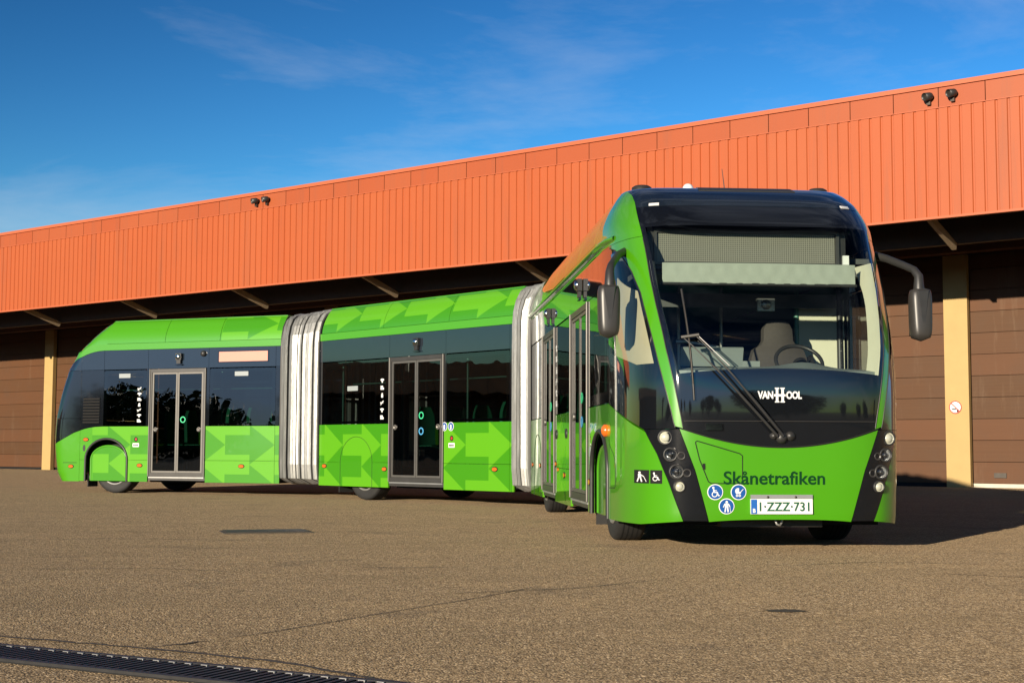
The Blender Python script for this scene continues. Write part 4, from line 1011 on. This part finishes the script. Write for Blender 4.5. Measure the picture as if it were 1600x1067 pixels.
# driver's seat: shouldered backrest with headrest
def cushion(rows, th, name, mat, parent):
    pts = []
    for (z, hw_, p, ty) in rows: pts.append([bp(0, p - ty*(1-x*x), .42 + x*hw_, z) for x in [-1, -.85, -.6, -.3, 0, .3, .6, .85, 1]])
    rim = [[q + D0*th for q in r_] for r_ in pts]; mb = MB().grid(pts, None, None, True, rim).grid([r_[::-1] for r_ in rim]); o = mb.build(name, mat); attach(o, parent); return o
ds = part(MB().box(bp(0, 1.30, .42, 1.12), (.5, .48, .14), D0, L0, UP).box(bp(0, 1.35, .42, .72), (.3, .3, .66), D0, L0, UP), 'driver_seat', 'seat_grey')
cushion([(1.18, .21, 1.42, .04), (1.35, .245, 1.46, .05), (1.6, .265, 1.50, .05), (1.76, .275, 1.53, .05), (1.85, .245, 1.545, .05), (1.90, .17, 1.55, .04), (1.94, .145, 1.555, .04), (2.05, .14, 1.565, .05), (2.11, .11, 1.57, .04), (2.13, .07, 1.57, .02)], .11, 'backrest', 'seat_grey', ds)
attach(MB().tube([bp(0, 1.56, .66, 1.72), bp(0, 1.60, .74, 1.78), bp(0, 1.62, .80, 1.62), bp(0, 1.6, .76, 1.4)], .035, 8).build('armrest', 'plastic'), ds)
# cab partition and linings in cream
part(MB().box(bp(0, 2.05, .98, 1.52), (.03, .50, 1.75), D0, L0, UP), 'cab_partition', 'cream')
part(MB().box(bp(0, 2.06, .30, .95), (.03, .84, 1.1), D0, L0, UP), 'cab_partition', 'interior_dark')
part(MB().tube([bp(0, 2.04, .74, .9), bp(0, 2.04, .74, 2.6)], .025, 8), 'grab_pole', 'pole_teal')
# deep side reveals between glass edge and cab wall; the driver's side one catches the sun
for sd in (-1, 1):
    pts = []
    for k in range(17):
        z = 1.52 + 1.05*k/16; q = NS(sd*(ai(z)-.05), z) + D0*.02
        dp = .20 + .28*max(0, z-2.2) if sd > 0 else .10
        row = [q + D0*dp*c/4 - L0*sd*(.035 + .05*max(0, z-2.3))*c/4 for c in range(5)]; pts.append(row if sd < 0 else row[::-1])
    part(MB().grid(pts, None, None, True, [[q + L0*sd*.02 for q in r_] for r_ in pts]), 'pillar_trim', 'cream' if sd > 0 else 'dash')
patch('window_blind', lambda z: ao(z)+.06, lambda z: ap(1.30, z), lambda u: 1.40, lambda u: 2.30 + .2*u, 14, 12, 'blind_tan', -1, None, None, .01, -.06)
patch('cab_lining', lambda z: ap(.62, z), lambda z: ap(2.0, z), lambda u: .8, lambda u: 1.56, 12, 6, 'cream', 1, None, None, .02, -.05)
for (p, w) in ((2.02, 1.18),): part(MB().tube([bp(0, p, w, 1.5), bp(0, p+.02, w, 2.6)], .03, 8), 'window_pillar', 'plastic')
# roller sun blind, destination display and box, cab ceiling
pts = []
for k in range(7):
    z = 2.555 - .185*k/6; row = []
    for c in range(41):
        u = c/40; w = -.90 + 1.77*u; row.append(bp(0, PC(2.45) + .24 + .05*(w/.9)**2*.8 + .006*math.sin(c*1.9)*math.sin(k*.8), w, z))
    pts.append(row)
sb = part(MB().grid(pts), 'sun_blind', 'blind')
attach(MB().tube([bp(0, PC(2.45)+.27, -.92, 2.365), bp(0, PC(2.45)+.25, 0, 2.365), bp(0, PC(2.45)+.27, .88, 2.365)], .014, 8).build('blind_bar', 'plastic'), sb)
DP = .82
dd = part(MB().box(bp(0, DP+.11, -.06, 2.735), (1.86, .16, .40), L0, D0, UP), 'destination_display', 'plastic')
me_ = MB(); q = [(-.90, 2.60), (.765, 2.60), (.765, 2.865), (-.90, 2.865)]
me_.add([bp(0, DP+.025, w, z) for w, z in q], [(0, 1, 2, 3)], 0, q); attach(me_.build('led_field', 'led_grid'), dd)
for (w0, w1, z0, z1) in ((-.93, .80, 2.868, 2.90), (-.93, .80, 2.57, 2.597), (-.93, -.905, 2.597, 2.868), (.77, .80, 2.597, 2.868)):
    attach(MB().box(bp(0, DP+.015, (w0+w1)/2, (z0+z1)/2), (w1-w0, .04, z1-z0), L0, D0, UP).build('display_bezel', 'alu_dark'), dd)
attach(MB().box(bp(0, DP+.0, .86, 2.63), (.055, .03, .085), L0, D0, UP).build('display_switch', 'white'), dd)
part(MB().box(bp(0, 1.42, 0, 2.52), (.95, 2.1, .05), D0, L0, UP), 'cab_ceiling', 'ceiling_grey')
part(MB().box(bp(0, 1.9, 0, 2.36), (.03, 2.2, .14), D0, L0, UP), 'cab_ceiling', 'ceiling_grey')
part(MB().box(bp(0, 1.5, .28, 2.28), (.17, .06, .12), L0, D0, UP).lathe(bp(0, 1.465, .28, 2.28), D0*-1, [(.05, 0), (.04, .015), (0, .02)], 16), 'cab_monitor', 'rim')
for p, w in ((3.2, -.6), (3.2, .3), (4.6, .7), (4.6, .2), (5.5, .7), (5.5, .2), (6.4, .7), (4.9, -.75), (7.8, -.8), (8.6, -.8), (7.8, .6)): seat(0, p, w, 1)
for w in (-.35, .1): part(MB().tube([bp(0, 2.6, w, .34), bp(0, 2.6, w, 2.63)], .018, 8), 'grab_pole', 'galv')

# ------------------------------------------------------------------ things on the ground
# slotted drain channel across the near corner of the yard
A_, B_ = Vector((-6.0, 8.36, 0)), Vector((1.8, 4.15, 0)); dv = (B_-A_).normalized(); nv_ = Vector((dv.y, -dv.x, 0)) * (1 if dv.x > 0 else -1)
DL = (B_-A_).length; A_ = A_ + nv_*.03
drain = thing('drain_channel', tuple(A_.lerp(B_, .5)), 'dark slotted drain grating set across the near asphalt', 'drain')
def drec(s0, s1, o0, o1, z0, z1): return MB().box(A_ + dv*(s0+s1)/2 + nv_*(o0+o1)/2 + UP*(z0+z1)/2, (s1-s0, o1-o0, z1-z0), dv, nv_, UP)
drec(0, DL, .0, .34, .002, .006).build('trough', 'joint'); o = sc.collection.objects[-1]
for ob in [q for q in sc.objects if q.name == 'trough']: attach(ob, drain)
ob = drec(0, DL, .30, .335, .004, .018).build('frame_rail', 'grate'); attach(ob, drain)
ob = drec(0, DL, .005, .035, .004, .016).build('frame_rail', 'grate'); attach(ob, drain)
mb = MB(); ms = MB(); s = 0.0; k = 0
while s < DL:
    c = A_ + dv*(s+.012) + nv_*.17; mb.box(c + UP*.009, (.020, .26, .010), dv, nv_, UP)
    if k % 2 == 0: ms.box(A_ + dv*(s+.012) + nv_*.045 + UP*.012, (.030, .010, .008), dv, nv_, UP)
    s += .042; k += 1
ob = mb.build('grate_bars', 'grate', kind='stuff'); attach(ob, drain)
ob = ms.build('grate_teeth', 'galv', kind='stuff'); attach(ob, drain)
# tar-sealed joints and cracks
def seam(path, wid, name='tar_seam'):
    pts = []; n = 0
    P = [Vector((x, y, .004)) for x, y in path]; dense = []
    for a, b in zip(P, P[1:]):
        m = max(2, int((b-a).length/.06))
        for j in range(m): dense.append(a.lerp(b, j/m))
    dense.append(P[-1]); L_ = []; R_ = []
    for j, q in enumerate(dense):
        d_ = (dense[min(j+1, len(dense)-1)] - dense[max(j-1, 0)]).normalized(); n_ = Vector((-d_.y, d_.x, 0))
        e = min(1, j/5, (len(dense)-1-j)/5); ww = wid*(.65 + .5*random.random())*e + .0015; jit = n_*(random.random()-.5)*wid*.7
        L_.append(q + jit + n_*ww/2); R_.append(q + jit - n_*ww/2)
    o = MB().grid([L_, R_], None, None, False).build(name, 'tar'); attach(o, ground)
seam([(-6.0, 8.62), (-2.35, 6.62), (-1.40, 6.13), (-.95, 5.86), (-.43, 5.36), (1.2, 4.5)], .035)
seam([(-1.62, 6.24), (-1.46, 6.40), (-1.36, 6.55)], .035)
seam([(-1.36, 6.55), (-1.15, 6.80), (-.75, 7.50), (-.2, 8.4), (.2, 9.2)], .010)
seam([(-.3, 10.6), (-.9, 10.5), (-1.3, 10.55)], .02); seam([(3.0, 10.2), (4.0, 9.7), (5.2, 9.5)], .02); seam([(-.5, 8.6), (.4, 9.0), (1.1, 9.7)], .012)
seam([(-3.6, 10.3), (-2.6, 10.4), (-1.9, 10.1)], .015); seam([(-3.9, 11.4), (-3.2, 11.5)], .02); seam([(2.0, 10.8), (2.8, 11.2), (3.9, 11.0)], .014); seam([(-6, 13.2), (-3.9, 13.8), (-2.4, 13.6)], .022)
# oil stain
mb = MB(); n = 26; mb.add([(1.50 + (.10+.02*random.random())*math.cos(2*math.pi*k/n), 7.78 + (.06+.02*random.random())*math.sin(2*math.pi*k/n), .004) for k in range(n)], [tuple(range(n))])
attach(mb.build('oil_stain', 'tar'), ground)
# access cover in the yard
mc = thing('access_cover', (-2.6, 15.0, 0), 'dark rectangular steel access cover flush with the asphalt', 'cover')
dc = Vector((.90, .28, 0)).normalized(); nc_ = Vector((-dc.y, dc.x, 0))
MB().box((-2.6, 15.0, .006), (.92, .56, .008), dc, nc_, UP).build('frame', 'tar', mc)
for s in (-1, 1): MB().box(Vector((-2.6, 15.0, .012)) + dc*s*.216, (.425, .47, .010), dc, nc_, UP).build('cover_plate', 'steel_dark', mc)

# ------------------------------------------------------------------ across the yard, seen only in the bus's glass
far = thing('depot_hall', (-104, 25, 0), 'far brown depot hall with canopy on the other side of the yard', 'building')
def wb(x0, x1, y0, y1, z0, z1): return MB().box(((x0+x1)/2, (y0+y1)/2, (z0+z1)/2), (x1-x0, y1-y0, z1-z0))
wb(-125, -110, 5, 95, 0, 8.4).build('wall', 'wall_far', far); wb(-126, -104.2, 5, 95, 8.5, 8.75).build('roof', 'soffit', far); wb(-110, -104.2, 5, 95, 6.2, 6.4).build('canopy_soffit', 'soffit', far)
for k in range(18): wb(-104.2, -104, 5 + k*5 + .02, 10 + k*5 - .02, 5.9, 8.75).build('fascia_panel', 'fascia_far', far)
def leaf_cloud(seed, h, rx):
    rnd = random.Random(seed); mb = MB()
    lobes = [(rnd.uniform(-.5, .5)*rx, rnd.uniform(-.5, .5)*rx, h*rnd.uniform(.42, .85), rx*rnd.uniform(.35, .62)) for _ in range(9)]
    for _ in range(2600):
        lx, ly, lz, lr = rnd.choice(lobes); v = Vector((rnd.gauss(0, 1), rnd.gauss(0, 1), rnd.gauss(0, 1))).normalized()*lr*(.55+.5*rnd.random())
        c = Vector((lx, ly, lz)) + v*1.0; a = Vector((rnd.gauss(0, 1), rnd.gauss(0, 1), rnd.gauss(0, 1))).normalized(); b = a.orthogonal().normalized(); s = rx*.075
        mb.add([c+a*s, c+b*s*.6, c-a*s, c-b*s*.6], [(0, 1, 2, 3)])
    return mb
def place_tree(x, y, h, rx, seed):
    lab = ('round leafy tree in the row on the open side of the yard', 'tree', 'trees across the yard')
    th = thing('tree', (x, y, 0), *lab)
    cr_ = leaf_cloud(seed, h, rx)
    cr_.v = [(q[0]+x, q[1]+y, q[2]) for q in cr_.v]; cr_.build('crown', 'leaf', th)
    MB().tube([(x, y, 0), (x+.1, y, h*.3), (x, y+.1, h*.65)], [.22, .17, .07], 8).build('trunk', 'bark', th)
rt = random.Random(4)
for k in range(20):
    an = R(150 + k*9.5 + rt.uniform(-2.5, 2.5)); d_ = rt.uniform(95, 125)
    if -105 < math.cos(an)*d_ < -98: d_ = 90
    place_tree(math.cos(an)*d_*(-1 if False else 1), math.sin(an)*d_*1.0 if math.sin(an) < 0 else -math.sin(an)*d_*.4 - 25, rt.uniform(3.8, 5.6), rt.uniform(3.2, 5.5), 100+k)
place_tree(19, -37, 5.6, 4.2, 300); place_tree(26, -52, 6.4, 4.5, 301); place_tree(9, -60, 5.5, 4.0, 302)
